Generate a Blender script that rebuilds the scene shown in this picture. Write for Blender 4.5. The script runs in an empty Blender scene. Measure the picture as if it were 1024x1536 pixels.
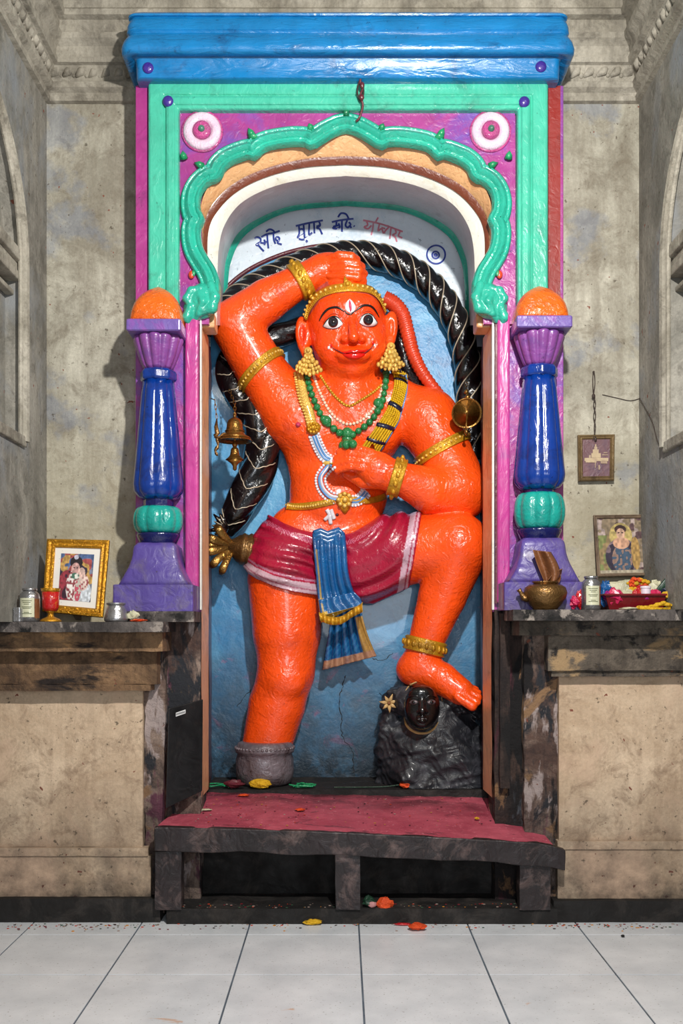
import bpy, bmesh, math, random
import numpy as np
from mathutils import Vector, Matrix
from mathutils.bvhtree import BVHTree
rnd = random.Random(7)
SC = bpy.context.scene
COL = SC.collection
PI = math.pi
F, CX, HY, EYE = 1472.0, 512.0, 940.0, 1.64     # focal length, principal column, horizon row, eye height
BK = 6.50                                        # distance of the niche's back wall

def P(px, py, D):
    "world point that lies at distance D and shows at px,py from the photographer's spot"
    return Vector(((px - CX) / F * D, D, EYE + (HY - py) / F * D))
def X(px, D): return (px - CX) / F * D
def Z(py, D): return EYE + (HY - py) / F * D
def S(n, D): return n * D / F

# ------------------------------------------------------------------ materials
def rgb(r, g, b):
    f = lambda c: (c / 12.92 if c <= .04045 else ((c + .055) / 1.055) ** 2.4)
    return (f(r / 255), f(g / 255), f(b / 255), 1)
class NT:
    def __init__(s, name):
        s.m = bpy.data.materials.new(name); s.m.use_nodes = True
        s.t = s.m.node_tree; s.b = s.t.nodes['Principled BSDF']
        s.co = s.n('ShaderNodeTexCoord').outputs['Object']
    def n(s, kind, **kw):
        x = s.t.nodes.new(kind)
        for k, v in kw.items(): setattr(x, k, v)
        return x
    def put(s, sock, v):
        if hasattr(v, 'is_output') or isinstance(v, bpy.types.NodeSocket): s.t.links.new(v, sock)
        else: sock.default_value = v
    def noise(s, scale, detail=4, rough=.55, dist=0, stretch=None, color=False):
        x = s.n('ShaderNodeTexNoise')
        x.inputs['Scale'].default_value = scale; x.inputs['Detail'].default_value = detail
        x.inputs['Roughness'].default_value = rough; x.inputs['Distortion'].default_value = dist
        v = s.co
        if stretch:
            mp = s.n('ShaderNodeMapping'); mp.inputs['Scale'].default_value = stretch
            s.put(mp.inputs['Vector'], v); v = mp.outputs[0]
        s.put(x.inputs['Vector'], v)
        return x.outputs['Color' if color else 'Fac']
    def ramp(s, fac, a, b, ca=(0, 0, 0, 1), cb=(1, 1, 1, 1)):
        x = s.n('ShaderNodeValToRGB'); e = x.color_ramp.elements
        e[0].position = a; e[0].color = ca; e[1].position = b; e[1].color = cb
        s.put(x.inputs[0], fac); return x.outputs[0]
    def mix(s, fac, a, b, mode='MIX'):
        x = s.n('ShaderNodeMix', data_type='RGBA', blend_type=mode)
        s.put(x.inputs[0], fac); s.put(x.inputs[6], a); s.put(x.inputs[7], b); return x.outputs[2]
    def math(s, op, a, b=0.0, c=0.0):
        x = s.n('ShaderNodeMath', operation=op); s.put(x.inputs[0], a); s.put(x.inputs[1], b); s.put(x.inputs[2], c)
        return x.outputs[0]
    def z(s, z0, z1):
        "0 at world height z0, 1 at z1"
        g = s.n('ShaderNodeNewGeometry'); q = s.n('ShaderNodeSeparateXYZ'); s.put(q.inputs[0], g.outputs['Position'])
        r = s.n('ShaderNodeMapRange'); s.put(r.inputs[0], q.outputs[2])
        r.inputs[1].default_value = z0; r.inputs[2].default_value = z1
        return r.outputs[0]
    def bump(s, *hs):
        last = None
        for h, st, d in hs:
            x = s.n('ShaderNodeBump'); x.inputs['Strength'].default_value = st; x.inputs['Distance'].default_value = d
            s.put(x.inputs['Height'], h)
            if last is not None: s.put(x.inputs['Normal'], last)
            last = x.outputs[0]
        s.put(s.b.inputs['Normal'], last)

def paint(name, col, rough=.35, var=.14, dirt=(40, 34, 30), amt=.15, bump=.5, scale=18, coat=.3, metal=0, attr=None, stretch=None, grain=260, dscale=4):
    t = NT(name)
    base = rgb(*col)
    if attr:
        a = t.n('ShaderNodeAttribute', attribute_name=attr); base = a.outputs['Color']
    n1 = t.noise(5, 5, .6)
    c = t.mix(1.0, base, t.ramp(n1, .25, .75, (1 - var * 1.6,) * 3 + (1,), (1 + var * .9,) * 3 + (1,)), 'MULTIPLY')
    if amt:
        d = t.ramp(t.noise(dscale, 10, .72, .7), .575 - amt * .22, .70 - amt * .16)
        c = t.mix(t.math('MULTIPLY', d, min(.9, .42 + amt)), c, rgb(*dirt))
        d2 = t.ramp(t.noise(34, 5, .7), .64, .69)
        c = t.mix(t.math('MULTIPLY', d2, min(.9, .3 + amt * 1.6)), c, rgb(*[x * .6 for x in dirt]))
    t.put(t.b.inputs['Base Color'], c)
    t.put(t.b.inputs['Roughness'], t.ramp(t.noise(9, 3), .3, .8, (rough * .75,) * 3 + (1,), (min(1, rough * 1.5),) * 3 + (1,)))
    t.b.inputs['Metallic'].default_value = metal
    t.b.inputs['Coat Weight'].default_value = coat; t.b.inputs['Coat Roughness'].default_value = .12
    if bump:
        t.bump((t.noise(scale, 3, .5, 1.4, stretch), bump, .012), (t.noise(grain, 2, .5), bump * .35, .002))
    return t.m

def plaster(name, light, dark, stain, grime, gz=(0, 1), gstr=.0, spots=True, streak=.5, blue=0, rough=.85, bump=.5, warm=None, patches=()):
    t = NT(name)
    c = t.mix(t.ramp(t.noise(1.7, 9, .7, .6), .40, .60), rgb(*light), rgb(*dark))
    c = t.mix(t.math('MULTIPLY', t.ramp(t.noise(2.2, 9, .7, .2, (3.2, 3.2, .38)), .44, .64), streak), c, rgb(*stain))
    c = t.mix(t.math('MULTIPLY', t.ramp(t.noise(7, 9, .75, .6), .50, .64), .6), c, rgb(*stain))
    c = t.mix(1.0, c, t.ramp(t.noise(60, 5, .7), .2, .8, (.78,) * 3 + (1,), (1.18,) * 3 + (1,)), 'MULTIPLY')
    for i, (pc, ps, lo, hi, st_) in enumerate(patches):
        mp = t.n('ShaderNodeMapping'); mp.inputs['Location'].default_value = (3.3 * i + 1, 7.1 * i, 2.2 * i); mp.inputs['Scale'].default_value = st_; t.put(mp.inputs[0], t.co)
        x = t.n('ShaderNodeTexNoise'); t.put(x.inputs['Vector'], mp.outputs[0]); x.inputs['Scale'].default_value = ps; x.inputs['Detail'].default_value = 9; x.inputs['Roughness'].default_value = .62; x.inputs['Distortion'].default_value = .5
        c = t.mix(t.ramp(x.outputs[0], lo, hi), c, rgb(*pc))
    if warm:
        c = t.mix(t.math('MULTIPLY', t.math('SUBTRACT', 1.0, t.z(warm[1], warm[2])), .6), c, rgb(*warm[0]))
    if blue:
        c = t.mix(t.math('MULTIPLY', t.ramp(t.noise(2.6, 6, .6), .55, .63), blue), c, rgb(105, 122, 150))
    if spots:
        v = t.ramp(t.noise(26, 5, .65), .64, .68); c = t.mix(t.math('MULTIPLY', v, .75), c, rgb(70, 60, 46))
        v = t.ramp(t.noise(21, 2, .5), .73, .745); c = t.mix(v, c, rgb(126, 74, 58))
    if gstr:
        g = t.math('SUBTRACT', 1.0, t.z(*gz))
        g = t.math('MULTIPLY', g, t.ramp(t.noise(5, 8, .7), .22, .62)); c = t.mix(t.math('MULTIPLY', g, gstr), c, rgb(*grime))
    t.put(t.b.inputs['Base Color'], c); t.b.inputs['Roughness'].default_value = rough
    t.bump((t.noise(4, 8, .7), bump, .03), (t.noise(45, 6, .7), bump, .008))
    return t.m

M = {}
M['orange'] = paint('orange statue paint', (252, 84, 20), .25, .15, (170, 40, 10), .12, .68, 25, .35, attr='Pigment')
M['crimson'] = paint('crimson cloth paint', (168, 26, 58), .24, .12, (90, 16, 34), .15, .5, 24, .4, attr='Pigment')
M['blue_cloth'] = paint('blue sash paint', (18, 98, 160), .25, .12, (10, 40, 90), .2, .5, 24, .4, attr='Pigment')
M['gold'] = paint('gold paint', (214, 160, 38), .34, .2, (110, 70, 20), .2, .5, 60, .2, metal=.45)
M['pale_gold'] = paint('pale gold paint', (232, 190, 92), .36, .2, (130, 90, 40), .15, .5, 60, .2, metal=.25)
M['gilt'] = paint('gilt frame', (210, 150, 36), .3, .25, (90, 55, 10), .2, .6, 70, .2, metal=.7)
M['black_gloss'] = paint('black gloss paint', (14, 13, 15), .16, .2, (45, 40, 45), .1, .5, 26, .6)
M['silver_line'] = paint('silver line', (196, 182, 158), .35, .1, (90, 80, 70), .2, .2, 60, .2, metal=.3)
M['white_eye'] = paint('eye white', (236, 236, 238), .25, .03, (180, 180, 180), 0, 0)
M['pupil'] = paint('pupil slate', (30, 38, 46), .15, .05, amt=0, bump=0)
M['ink_black'] = paint('brow black', (20, 14, 16), .3, .05, amt=0, bump=0)
M['lip'] = paint('lip red', (214, 20, 12), .2, .05, amt=0, bump=.2)
M['tilak'] = paint('forehead crimson', (206, 34, 84), .35, .05, amt=0, bump=0)
M['green_bead'] = paint('green bead', (8, 122, 62), .25, .2, (4, 60, 34), .1, .6, 90, .4)
M['pearl'] = paint('pearl', (236, 206, 180), .3, .05, (190, 120, 90), .1, .2, 60)
M['yellow_garland'] = paint('yellow garland', (236, 190, 14), .45, .1, (190, 130, 10), .2, .9, 120, .1)
M['navy'] = paint('navy band', (14, 18, 48), .35, .1, amt=.1)
M['thread_blue'] = paint('thread blue', (86, 142, 200), .3, .1, amt=0, bump=.2)
M['thread_white'] = paint('thread white', (226, 226, 234), .35, .05, amt=.1, bump=.2)
M['cord_red'] = paint('red ribbed cord', (214, 66, 34), .28, .15, (120, 30, 20), .15, .4, 40, .3)
M['silver'] = paint('silvered pedestal', (122, 112, 118), .38, .25, (70, 52, 50), .45, .9, 16, .15, metal=.25)
M['rock'] = paint('black rock', (36, 38, 44), .46, .35, (92, 92, 100), .22, .9, 14, .1)
M['face_black'] = paint('black face paint', (12, 12, 13), .2, .1, (40, 40, 44), .05, .3, 30, .4)
M['sandal'] = paint('sandal paste', (196, 160, 104), .7, .2, amt=.1)
M['canopy'] = paint('blue canopy paint', (20, 122, 186), .27, .16, (20, 50, 96), .14, .7, 14, .35, stretch=(.35, 1, 1.4))
M['canopy_light'] = M['canopy']
M['mint'] = paint('mint green paint', (72, 188, 160), .3, .14, (60, 110, 96), .12, .6, 18, .35, stretch=(1, 1, .5))
M['mint_arch'] = paint('mint arch paint', (46, 176, 152), .24, .14, (40, 96, 84), .14, .6, 22, .45)
M['magenta'] = paint('magenta paint', (164, 60, 138), .34, .16, (108, 78, 168), .46, .5, 16, .3, dscale=2.2)
M['pink'] = paint('bright pink paint', (190, 62, 142), .3, .14, (150, 76, 140), .25, .5, 18, .3, stretch=(1, 1, .3))
M['magenta_side'] = paint('magenta side paint', (168, 52, 132), .42, .12, (110, 40, 96), .2, .4, 16, .2)
M['brick_red'] = paint('brick red paint', (142, 40, 36), .45, .14, (90, 26, 26), .2, .4, 16, .15)
M['lilac'] = paint('lilac paint', (112, 90, 164), .34, .12, (150, 70, 160), .25, .5, 16, .3)
M['lotus'] = paint('purple lotus paint', (138, 74, 150), .32, .16, (92, 60, 130), .3, .5, 16, .3)
M['violet'] = paint('violet base paint', (84, 68, 146), .4, .2, (104, 94, 112), .5, .7, 12, .2, dscale=2.6)
M['cobalt'] = paint('cobalt blue paint', (5, 54, 142), .2, .2, (6, 20, 76), .3, .5, 16, .5, stretch=(1, 1, .35))
M['deep_navy'] = paint('deep navy paint', (14, 22, 84), .2, .16, (10, 12, 40), .2, .5, 20, .5)
M['turquoise'] = paint('turquoise paint', (24, 160, 148), .24, .14, (14, 90, 96), .15, .5, 24, .4)
M['amber'] = paint('amber orange paint', (232, 106, 22), .28, .14, (190, 60, 20), .2, 1.0, 26, .4)
M['tan'] = paint('tan paint', (222, 172, 122), .38, .12, (190, 120, 70), .3, .7, 22, .25)
M['tan_jamb'] = paint('tan jamb paint', (236, 182, 138), .45, .12, (150, 112, 96), .2, .5, 16, .2, stretch=(1, 1, .3))
M['brown'] = paint('brown paint', (118, 60, 40), .35, .12, (80, 36, 26), .2, .5, 20, .3)
M['maroon'] = paint('maroon paint', (98, 34, 44), .4, .16, (60, 30, 34), .3, .4, 20, .25)
M['ivory'] = paint('ivory paint', (222, 222, 212), .35, .05, (190, 180, 150), .12, .4, 16, .3)
M['soffit'] = paint('grey vault paint', (196, 204, 214), .4, .07, (150, 150, 160), .15, .4, 16, .2)
M['tympanum'] = paint('pale blue white paint', (224, 236, 246), .34, .05, (180, 206, 226), .25, .5, 14, .3)
M['purple_boss'] = paint('purple boss', (64, 44, 140), .25, .1, amt=.05)
M['rosette_white'] = paint('rosette white', (226, 200, 220), .35, .1, (196, 120, 176), .25, .6, 40, .3)
M['rosette_pink'] = paint('rosette pink', (196, 70, 142), .3, .2, (120, 110, 120), .3, .8, 60, .3)
M['boss_green'] = paint('small green boss', (70, 124, 104), .35, .2, amt=.2)
M['ink_blue'] = paint('blue brush writing', (20, 52, 150), .5, .2, amt=0, bump=0)
M['ink_red'] = paint('faded red brush writing', (222, 128, 150), .5, .2, (206, 220, 234), .3, 0)
M['bronze'] = paint('old brass', (132, 98, 56), .34, .2, (60, 44, 26), .3, .4, 40, .1, metal=.8)
M['brass'] = paint('polished brass', (150, 112, 54), .26, .2, (70, 50, 24), .3, .4, 40, .1, metal=.85)
M['steel'] = paint('brushed steel', (176, 176, 178), .28, .12, (100, 96, 92), .2, .3, 40, 0, metal=.85)
M['iron'] = paint('rusty wire', (52, 38, 32), .6, .2, amt=.2)
M['label_paper'] = paint('printed label', (206, 206, 176), .5, .1, (140, 160, 120), .3, .1)
M['white_print'] = paint('white print', (222, 222, 222), .5, .02, amt=0, bump=0)
M['label_ink'] = paint('label ink', (84, 92, 60), .6, .1, amt=0, bump=0)
M['picture'] = paint('glossy print', (255, 255, 255), .2, .04, amt=0, bump=0, coat=.5, attr='Pigment')
M['mount'] = paint('white mount', (226, 222, 214), .5, .03, amt=.05, bump=0)
M['old_wood'] = paint('weathered wood', (128, 108, 88), .6, .25, (70, 54, 42), .4, .6, 24, 0, stretch=(1, 1, .3))
M['plaque_frame'] = paint('plaque brass', (126, 104, 70), .45, .2, (60, 46, 34), .4, .4, 40, 0, metal=.3)
M['plaque_face'] = paint('plaque maroon', (112, 78, 84), .45, .2, (80, 60, 80), .4, .4, 20, .1)
M['plaque_cream'] = paint('plaque cream', (190, 168, 134), .5, .15, (130, 100, 90), .4, .2)
M['bench_top'] = paint('worn red bench paint', (170, 56, 78), .55, .2, (38, 24, 30), .34, .8, 10, .05, stretch=(.5, 1, 1), dscale=1.6)
M['bench_dark'] = paint('grimy dark wood', (36, 27, 29), .5, .4, (112, 92, 88), .26, .9, 12, .1, dscale=6)
M['board'] = paint('black board', (18, 17, 20), .35, .2, (48, 40, 38), .2, .4, 10, .1)
M['soot_and_void'] = paint('sooty and void black masonry', (20, 17, 16), .8, .3, (60, 54, 50), .3, .9, 8, 0)  # also blackens the block standing for the shaded void under the bench
M['leaf_dry'] = paint('dry leaf', (126, 78, 44), .5, .25, (70, 40, 24), .3, .5, 30, .1)
M['leaf_green'] = paint('green leaf', (26, 60, 42), .45, .2, (20, 34, 26), .3, .4, 30, .1)
M['leaf_mint'] = paint('mint leaf paint', (30, 150, 96), .35, .2, (30, 90, 70), .3, .4, 30, .2)
M['marigold'] = paint('marigold petals', (238, 84, 30), .6, .25, (200, 50, 20), .3, .8, 80, 0)
M['yellow_petal'] = paint('yellow petals', (230, 180, 24), .6, .25, (200, 120, 20), .3, .8, 80, 0)
M['pink_scrap'] = paint('pink wrapper', (206, 30, 86), .3, .3, (240, 120, 160), .2, .6, 40, .3)
M['red_scrap'] = paint('red wrapper', (196, 24, 34), .3, .3, (120, 10, 20), .2, .6, 40, .3)
M['blue_scrap'] = paint('blue foil', (22, 92, 158), .2, .3, (20, 40, 90), .3, .8, 40, .4)
M['pale_scrap'] = paint('pale wrapper', (206, 202, 170), .4, .25, (130, 150, 120), .35, .6, 40, .2)
M['tray_red'] = paint('maroon plastic', (112, 18, 26), .3, .1, (70, 12, 18), .15, .2, 20, .2)
M['white_plastic'] = paint('white plastic', (224, 210, 222), .35, .05, amt=.05, bump=0)
M['purple_plastic'] = paint('purple plastic', (146, 20, 110), .3, .1, amt=.05, bump=0)
M['pink_stone'] = paint('pink pebble', (196, 136, 136), .6, .2, amt=.1)
M['goblet_red'] = paint('red goblet enamel', (196, 26, 30), .25, .2, (236, 170, 60), .28, .4, 50, .4, dscale=12)
M['back_wall'] = plaster('weathered lime plaster', (196, 192, 176), (150, 145, 130), (112, 102, 86), (60, 55, 48), spots=True, blue=.35, warm=((196, 184, 150), 1.6, 3.0), streak=.45)
M['side_wall'] = plaster('grey lime plaster', (160, 156, 146), (118, 116, 108), (86, 82, 74), (60, 55, 48), spots=True, streak=.4, patches=(((136, 140, 144), 1.5, .52, .66, (1, 1, .8)),))
M['cornice_stone'] = plaster('grey cornice plaster', (182, 176, 162), (140, 134, 120), (84, 78, 68), (60, 55, 48), spots=False)
M['ledge_face'] = plaster('cream stone face', (220, 196, 168), (190, 164, 136), (132, 106, 84), (50, 42, 38), (0.05, .85), 1.0, spots=True, streak=.30, bump=.35, patches=(((206, 176, 150), 1.6, .5, .62, (1, 1, 1)),))
M['ledge_top'] = plaster('dark stone slab', (112, 104, 100), (52, 47, 46), (24, 21, 22), (20, 18, 18), spots=False, bump=.8, patches=(((150, 140, 132), 9, .56, .62, (1, 1, 1)), ((16, 14, 14), 6, .55, .62, (1, 1, 1))))
M['ledge_rough'] = plaster('stained stone course', (168, 132, 96), (104, 78, 56), (48, 36, 28), (34, 28, 26), spots=True, bump=1.0, patches=(((196, 150, 100), 3, .56, .62, (1, 1, 2)), ((40, 30, 26), 3.5, .57, .64, (.6, 1, 2)), ((150, 140, 130), 5, .62, .66, (1, 1, 1))))
M['ledge_grey'] = plaster('grey stained stone course', (136, 124, 110), (84, 74, 64), (44, 38, 34), (34, 28, 26), spots=True, bump=1.0, patches=(((40, 36, 34), 7, .55, .62, (1, 1, 1)), ((164, 136, 100), 3, .58, .64, (1, 1, 2))))
M['rough_pier'] = plaster('patched grimy plaster', (168, 146, 132), (96, 72, 62), (40, 26, 30), (24, 18, 20), (.4, 1.5), .6, spots=True, streak=.8, bump=1.0, patches=(((38, 40, 46), 3, .52, .57, (1.6, 1, .7)), ((176, 160, 156), 3.4, .56, .60, (2.4, 1, .8)), ((106, 58, 76), 3, .60, .64, (2, 1, .7)), ((150, 116, 84), 2.6, .58, .62, (1, 1, 1)), ((18, 14, 16), 3.3, .57, .62, (2, 1, .6))))
M['dark_pier'] = plaster('sooty patched plaster', (92, 70, 60), (44, 32, 32), (18, 13, 16), (14, 11, 12), (.4, 1.6), .7, spots=False, streak=.9, bump=1.0, patches=(((96, 102, 112), 2.8, .58, .61, (1.8, 1, .6)), ((84, 40, 50), 3, .57, .63, (2.5, 1, .5)), ((16, 13, 15), 2.7, .52, .58, (2, 1, .5)), ((150, 112, 78), 3, .62, .65, (1.4, 1, .7))))

def mk_blue():
    t = NT('blue niche paint')
    c = t.mix(t.ramp(t.noise(3, 8, .65, .8), .35, .65), rgb(96, 172, 216), rgb(44, 134, 192))
    c = t.mix(t.math('MULTIPLY', t.ramp(t.noise(9, 8, .7, .5), .55, .7), .7), c, rgb(16, 70, 130))
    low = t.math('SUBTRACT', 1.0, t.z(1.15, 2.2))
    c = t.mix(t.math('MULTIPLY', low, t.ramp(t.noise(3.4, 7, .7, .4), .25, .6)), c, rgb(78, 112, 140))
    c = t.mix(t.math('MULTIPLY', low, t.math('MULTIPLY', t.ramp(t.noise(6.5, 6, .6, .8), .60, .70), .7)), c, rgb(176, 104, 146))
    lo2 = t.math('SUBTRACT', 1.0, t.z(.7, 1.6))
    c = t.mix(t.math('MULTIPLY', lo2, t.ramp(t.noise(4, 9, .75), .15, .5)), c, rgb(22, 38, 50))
    c = t.mix(t.ramp(t.noise(40, 3, .6), .7, .74), c, rgb(20, 50, 80))
    t.put(t.b.inputs['Base Color'], c); t.b.inputs['Roughness'].default_value = .36
    t.b.inputs['Coat Weight'].default_value = .25
    t.bump((t.noise(7, 6, .6, .6), .4, .02), (t.noise(60, 4, .6), .4, .004))
    return t.m
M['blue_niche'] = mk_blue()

def mk_bench():
    t = NT('worn red bench paint')
    c = t.mix(t.ramp(t.noise(5, 8, .7, .5, (.6, 1, 1)), .35, .65), rgb(184, 86, 102), rgb(146, 54, 72))
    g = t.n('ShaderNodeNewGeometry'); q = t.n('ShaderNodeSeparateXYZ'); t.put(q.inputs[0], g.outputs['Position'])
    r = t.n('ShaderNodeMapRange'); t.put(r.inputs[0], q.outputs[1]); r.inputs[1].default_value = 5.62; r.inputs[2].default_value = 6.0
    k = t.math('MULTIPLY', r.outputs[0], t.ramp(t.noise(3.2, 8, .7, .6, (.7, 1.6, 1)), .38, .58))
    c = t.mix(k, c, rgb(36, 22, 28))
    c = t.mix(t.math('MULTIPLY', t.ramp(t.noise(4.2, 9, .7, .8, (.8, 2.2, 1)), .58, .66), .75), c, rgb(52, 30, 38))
    c = t.mix(t.math('MULTIPLY', t.ramp(t.noise(50, 5, .7), .6, .68), .7), c, rgb(208, 130, 140))
    t.put(t.b.inputs['Base Color'], c); t.b.inputs['Roughness'].default_value = .55
    t.bump((t.noise(12, 6, .65, .5, (.3, 1, 1)), .6, .01), (t.noise(70, 4, .6), .4, .003)); return t.m
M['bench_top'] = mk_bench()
def mk_tile():
    t = NT('white floor tiles')
    c = t.mix(t.ramp(t.noise(4, 6, .6), .3, .7), rgb(230, 233, 237), rgb(206, 210, 215))
    c = t.mix(t.math('MULTIPLY', t.ramp(t.noise(70, 4, .65), .62, .68), .7), c, rgb(120, 116, 108))
    c = t.mix(t.math('MULTIPLY', t.ramp(t.noise(3.1, 5, .6, .4, (1, 2.4, 1)), .69, .72), .55), c, rgb(206, 140, 70))
    t.put(t.b.inputs['Base Color'], c); t.b.inputs['Roughness'].default_value = .32
    t.bump((t.noise(30, 4, .6), .12, .002))
    return t.m
M['tile'] = mk_tile()
M['grout'] = paint('grey blue grout', (92, 104, 116), .8, .35, (40, 60, 84), .3, 0)

# ------------------------------------------------------------------ mesh helpers
ORG = {}
def mesh_obj(name, verts, faces, mat, parent=None, smooth=False, bevel=0, cols=None, sub=0, solid=0):
    o0 = ORG.get(parent.name if parent else None, Vector((0, 0, 0)))
    me = bpy.data.meshes.new(name)
    me.from_pydata([tuple(Vector(v) - o0) for v in verts] if not isinstance(verts, np.ndarray) else (verts - np.array(o0)).tolist(), [], faces if isinstance(faces, list) else faces.tolist())
    me.materials.append(mat)
    if cols is not None:
        a = me.color_attributes.new('Pigment', 'FLOAT_COLOR', 'POINT')
        a.data.foreach_set('color', np.asarray(cols, dtype=np.float32).ravel())
    me.validate(); me.update()
    bm = bmesh.new(); bm.from_mesh(me)
    if len(bm.faces) < 60000: bmesh.ops.recalc_face_normals(bm, faces=bm.faces)
    bm.to_mesh(me); bm.free()
    if smooth: me.polygons.foreach_set('use_smooth', [True] * len(me.polygons))
    o = bpy.data.objects.new(name, me); COL.objects.link(o)
    if parent: o.parent = parent
    ORG[o.name] = o0
    if solid:
        m = o.modifiers.new('Solidify', 'SOLIDIFY'); m.thickness = solid; m.offset = 0
    if bevel:
        m = o.modifiers.new('Bevel', 'BEVEL'); m.width = bevel; m.segments = 2; m.limit_method = 'ANGLE'; m.angle_limit = .6
    if sub:
        m = o.modifiers.new('Subsurf', 'SUBSURF'); m.levels = sub; m.render_levels = sub
    return o
class MB:
    def __init__(s): s.v = []; s.f = []; s.c = []
    def add(s, vs, fs, col=None):
        k = len(s.v); s.v += [Vector(v) for v in vs]; s.f += [[i + k for i in f] for f in fs]
        if col is not None: s.c += [col] * len(vs)
        return s
    def obj(s, name, mat, parent=None, **kw):
        return mesh_obj(name, s.v, s.f, mat, parent, cols=s.c if s.c else None, **kw)
    def box(s, x0, x1, y0, y1, z0, z1, col=None):
        v = [(x, y, z) for z in (z0, z1) for y in (y0, y1) for x in (x0, x1)]
        return s.add(v, [[0, 2, 3, 1], [4, 5, 7, 6], [0, 1, 5, 4], [2, 6, 7, 3], [0, 4, 6, 2], [1, 3, 7, 5]], col)
    def rows(s, rows, closed=False, caps=False, col=None):
        n = len(rows[0]); v = [p for r in rows for p in r]; f = []
        for i in range(len(rows) - 1):
            for j in range(n if closed else n - 1):
                k = (j + 1) % n
                f.append([i * n + j, i * n + k, (i + 1) * n + k, (i + 1) * n + j])
        if caps: f.append(list(range(n))[::-1]); f.append([(len(rows) - 1) * n + j for j in range(n)])
        return s.add(v, f, col)
    def tube(s, pts, r, n=10, caps=True, flat=1.0, col=None, rf=None, tw=0):
        pts = [Vector(p) for p in pts]; N = len(pts); rows = []; up = None
        for i, p in enumerate(pts):
            t = (pts[min(i + 1, N - 1)] - pts[max(i - 1, 0)]).normalized()
            if up is None:
                up = Vector((0, -1, 0)) if abs(t.y) < .9 else Vector((1, 0, 0))
            a = (up - t * up.dot(t)).normalized(); b = t.cross(a); up = a
            rr = r[i] if hasattr(r, '__len__') else r
            row = []
            for j in range(n):
                th = 2 * PI * j / n; q = rr * (rf(th, i / (N - 1)) if rf else 1)
                row.append(p + a * math.cos(th) * q * flat + b * math.sin(th) * q)
            rows.append(row)
        return s.rows(rows, True, caps, col)
    def lathe(s, c, prof, n=24, axis=None, lob=None, xr=1, yr=1, col=None, caps=True):
        "prof: (radius, height) pairs round a vertical axis through c"
        rows = []
        R = axis.to_track_quat('Z', 'Y').to_matrix() if axis is not None else Matrix.Identity(3)
        for r, h in prof:
            rows.append([Vector(c) + R @ Vector((math.cos(2 * PI * j / n) * r * xr * (lob(2 * PI * j / n, h) if lob else 1), math.sin(2 * PI * j / n) * r * yr * (lob(2 * PI * j / n, h) if lob else 1), h)) for j in range(n)])
        return s.rows(rows, True, caps, col)
    def ball(s, c, r, n=10, m=7, sc=(1, 1, 1), rot=None, col=None):
        rows = []
        for i in range(m + 1):
            ph = PI * (i / m) * .998 + .003
            rows.append([Vector(c) + ((rot or Matrix.Identity(3)) @ Vector((r * sc[0] * math.sin(ph) * math.cos(2 * PI * j / n), r * sc[1] * math.sin(ph) * math.sin(2 * PI * j / n), r * sc[2] * math.cos(ph)))) for j in range(n)])
        return s.rows(rows, True, True, col)
def spline(pts, n=12):
    pts = [Vector(p) if len(p) > 2 else Vector((p[0], p[1], 0)) for p in pts]
    q = [pts[0] * 2 - pts[1]] + pts + [pts[-1] * 2 - pts[-2]]; out = []
    for i in range(1, len(q) - 2):
        a, b, c, d = q[i - 1:i + 3]
        for k in range(n):
            t = k / n
            out.append(.5 * ((2 * b) + (c - a) * t + (2 * a - 5 * b + 4 * c - d) * t * t + (3 * b - a - 3 * c + d) * t ** 3))
    out.append(pts[-1]); return out
def lerp_list(a, t):
    t = max(0, min(.99999, t)) * (len(a) - 1); i = int(t); return a[i] * (1 - (t - i)) + a[i + 1] * (t - i)
def thing(name, label, cat, loc, group=None):
    o = bpy.data.objects.new(name, None); COL.objects.link(o); o.location = loc; o.empty_display_size = .1
    o['label'] = label; o['category'] = cat
    if group: o['group'] = group
    ORG[o.name] = Vector(loc); return o
def tag(o, label, cat, group=None, kind=None):
    o['label'] = label; o['category'] = cat
    if group: o['group'] = group
    if kind: o['kind'] = kind
    return o
def recentre(o, loc):
    "give a one-mesh thing its origin at its base"
    loc = Vector(loc); o.data.transform(Matrix.Translation(-loc)); o.location = loc; ORG[o.name] = loc; return o
def struct(o, label=None):
    o['kind'] = 'structure'
    if label: o['label'] = label
    return o
# ------------------------------------------------------------------ the room
WB = 5.85; XL, XR = X(70, WB), X(958, WB)
m = MB(); m.box(XL - .62, XR + .62, -1.2, 6.0, -.10, -.004); struct(m.obj('floor', M['grout']))
# tiles are the floor's own surface pattern: one part
m = MB(); g = .0042
x0 = .0947 - 6 * .6
for i in range(12):
    for j in range(12):
        xa, ya = x0 + i * .6, 5.225 - (j + 0) * .6
        m.box(xa + g, xa + .6 - g, ya - .6 + g, ya - g, -.02, 0)
    m.box(x0 + i * .6 + g, x0 + i * .6 + .6 - g, 5.225 + g, 5.60, -.02, 0)
fl = bpy.data.objects['floor']; t_ = m.obj('tile_surface', M['tile'], fl, bevel=.0015)
m = MB(); WLO = 2.25
OL, OR, OT = X(222, 5.85), X(822, 5.85), 4.72      # the shrine front fills this opening
vv = [(XL - .6, 0), (OL, 0), (OR, 0), (XR + .6, 0), (XL - .6, OT), (OL, OT), (OR, OT), (XR + .6, OT), (XL - .6, 5.95), (OL, 5.95), (OR, 5.95), (XR + .6, 5.95)]
m.add([(x, WB, z) for x, z in vv] + [(x, WB + .12, z) for x, z in vv], [[0, 1, 5, 4], [2, 3, 7, 6], [4, 5, 9, 8], [5, 6, 10, 9], [6, 7, 11, 10], [1, 13, 17, 5], [5, 17, 18, 6], [2, 6, 18, 14]]); wb_ = m.obj('wall_back', M['back_wall']); struct(wb_)
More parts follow.
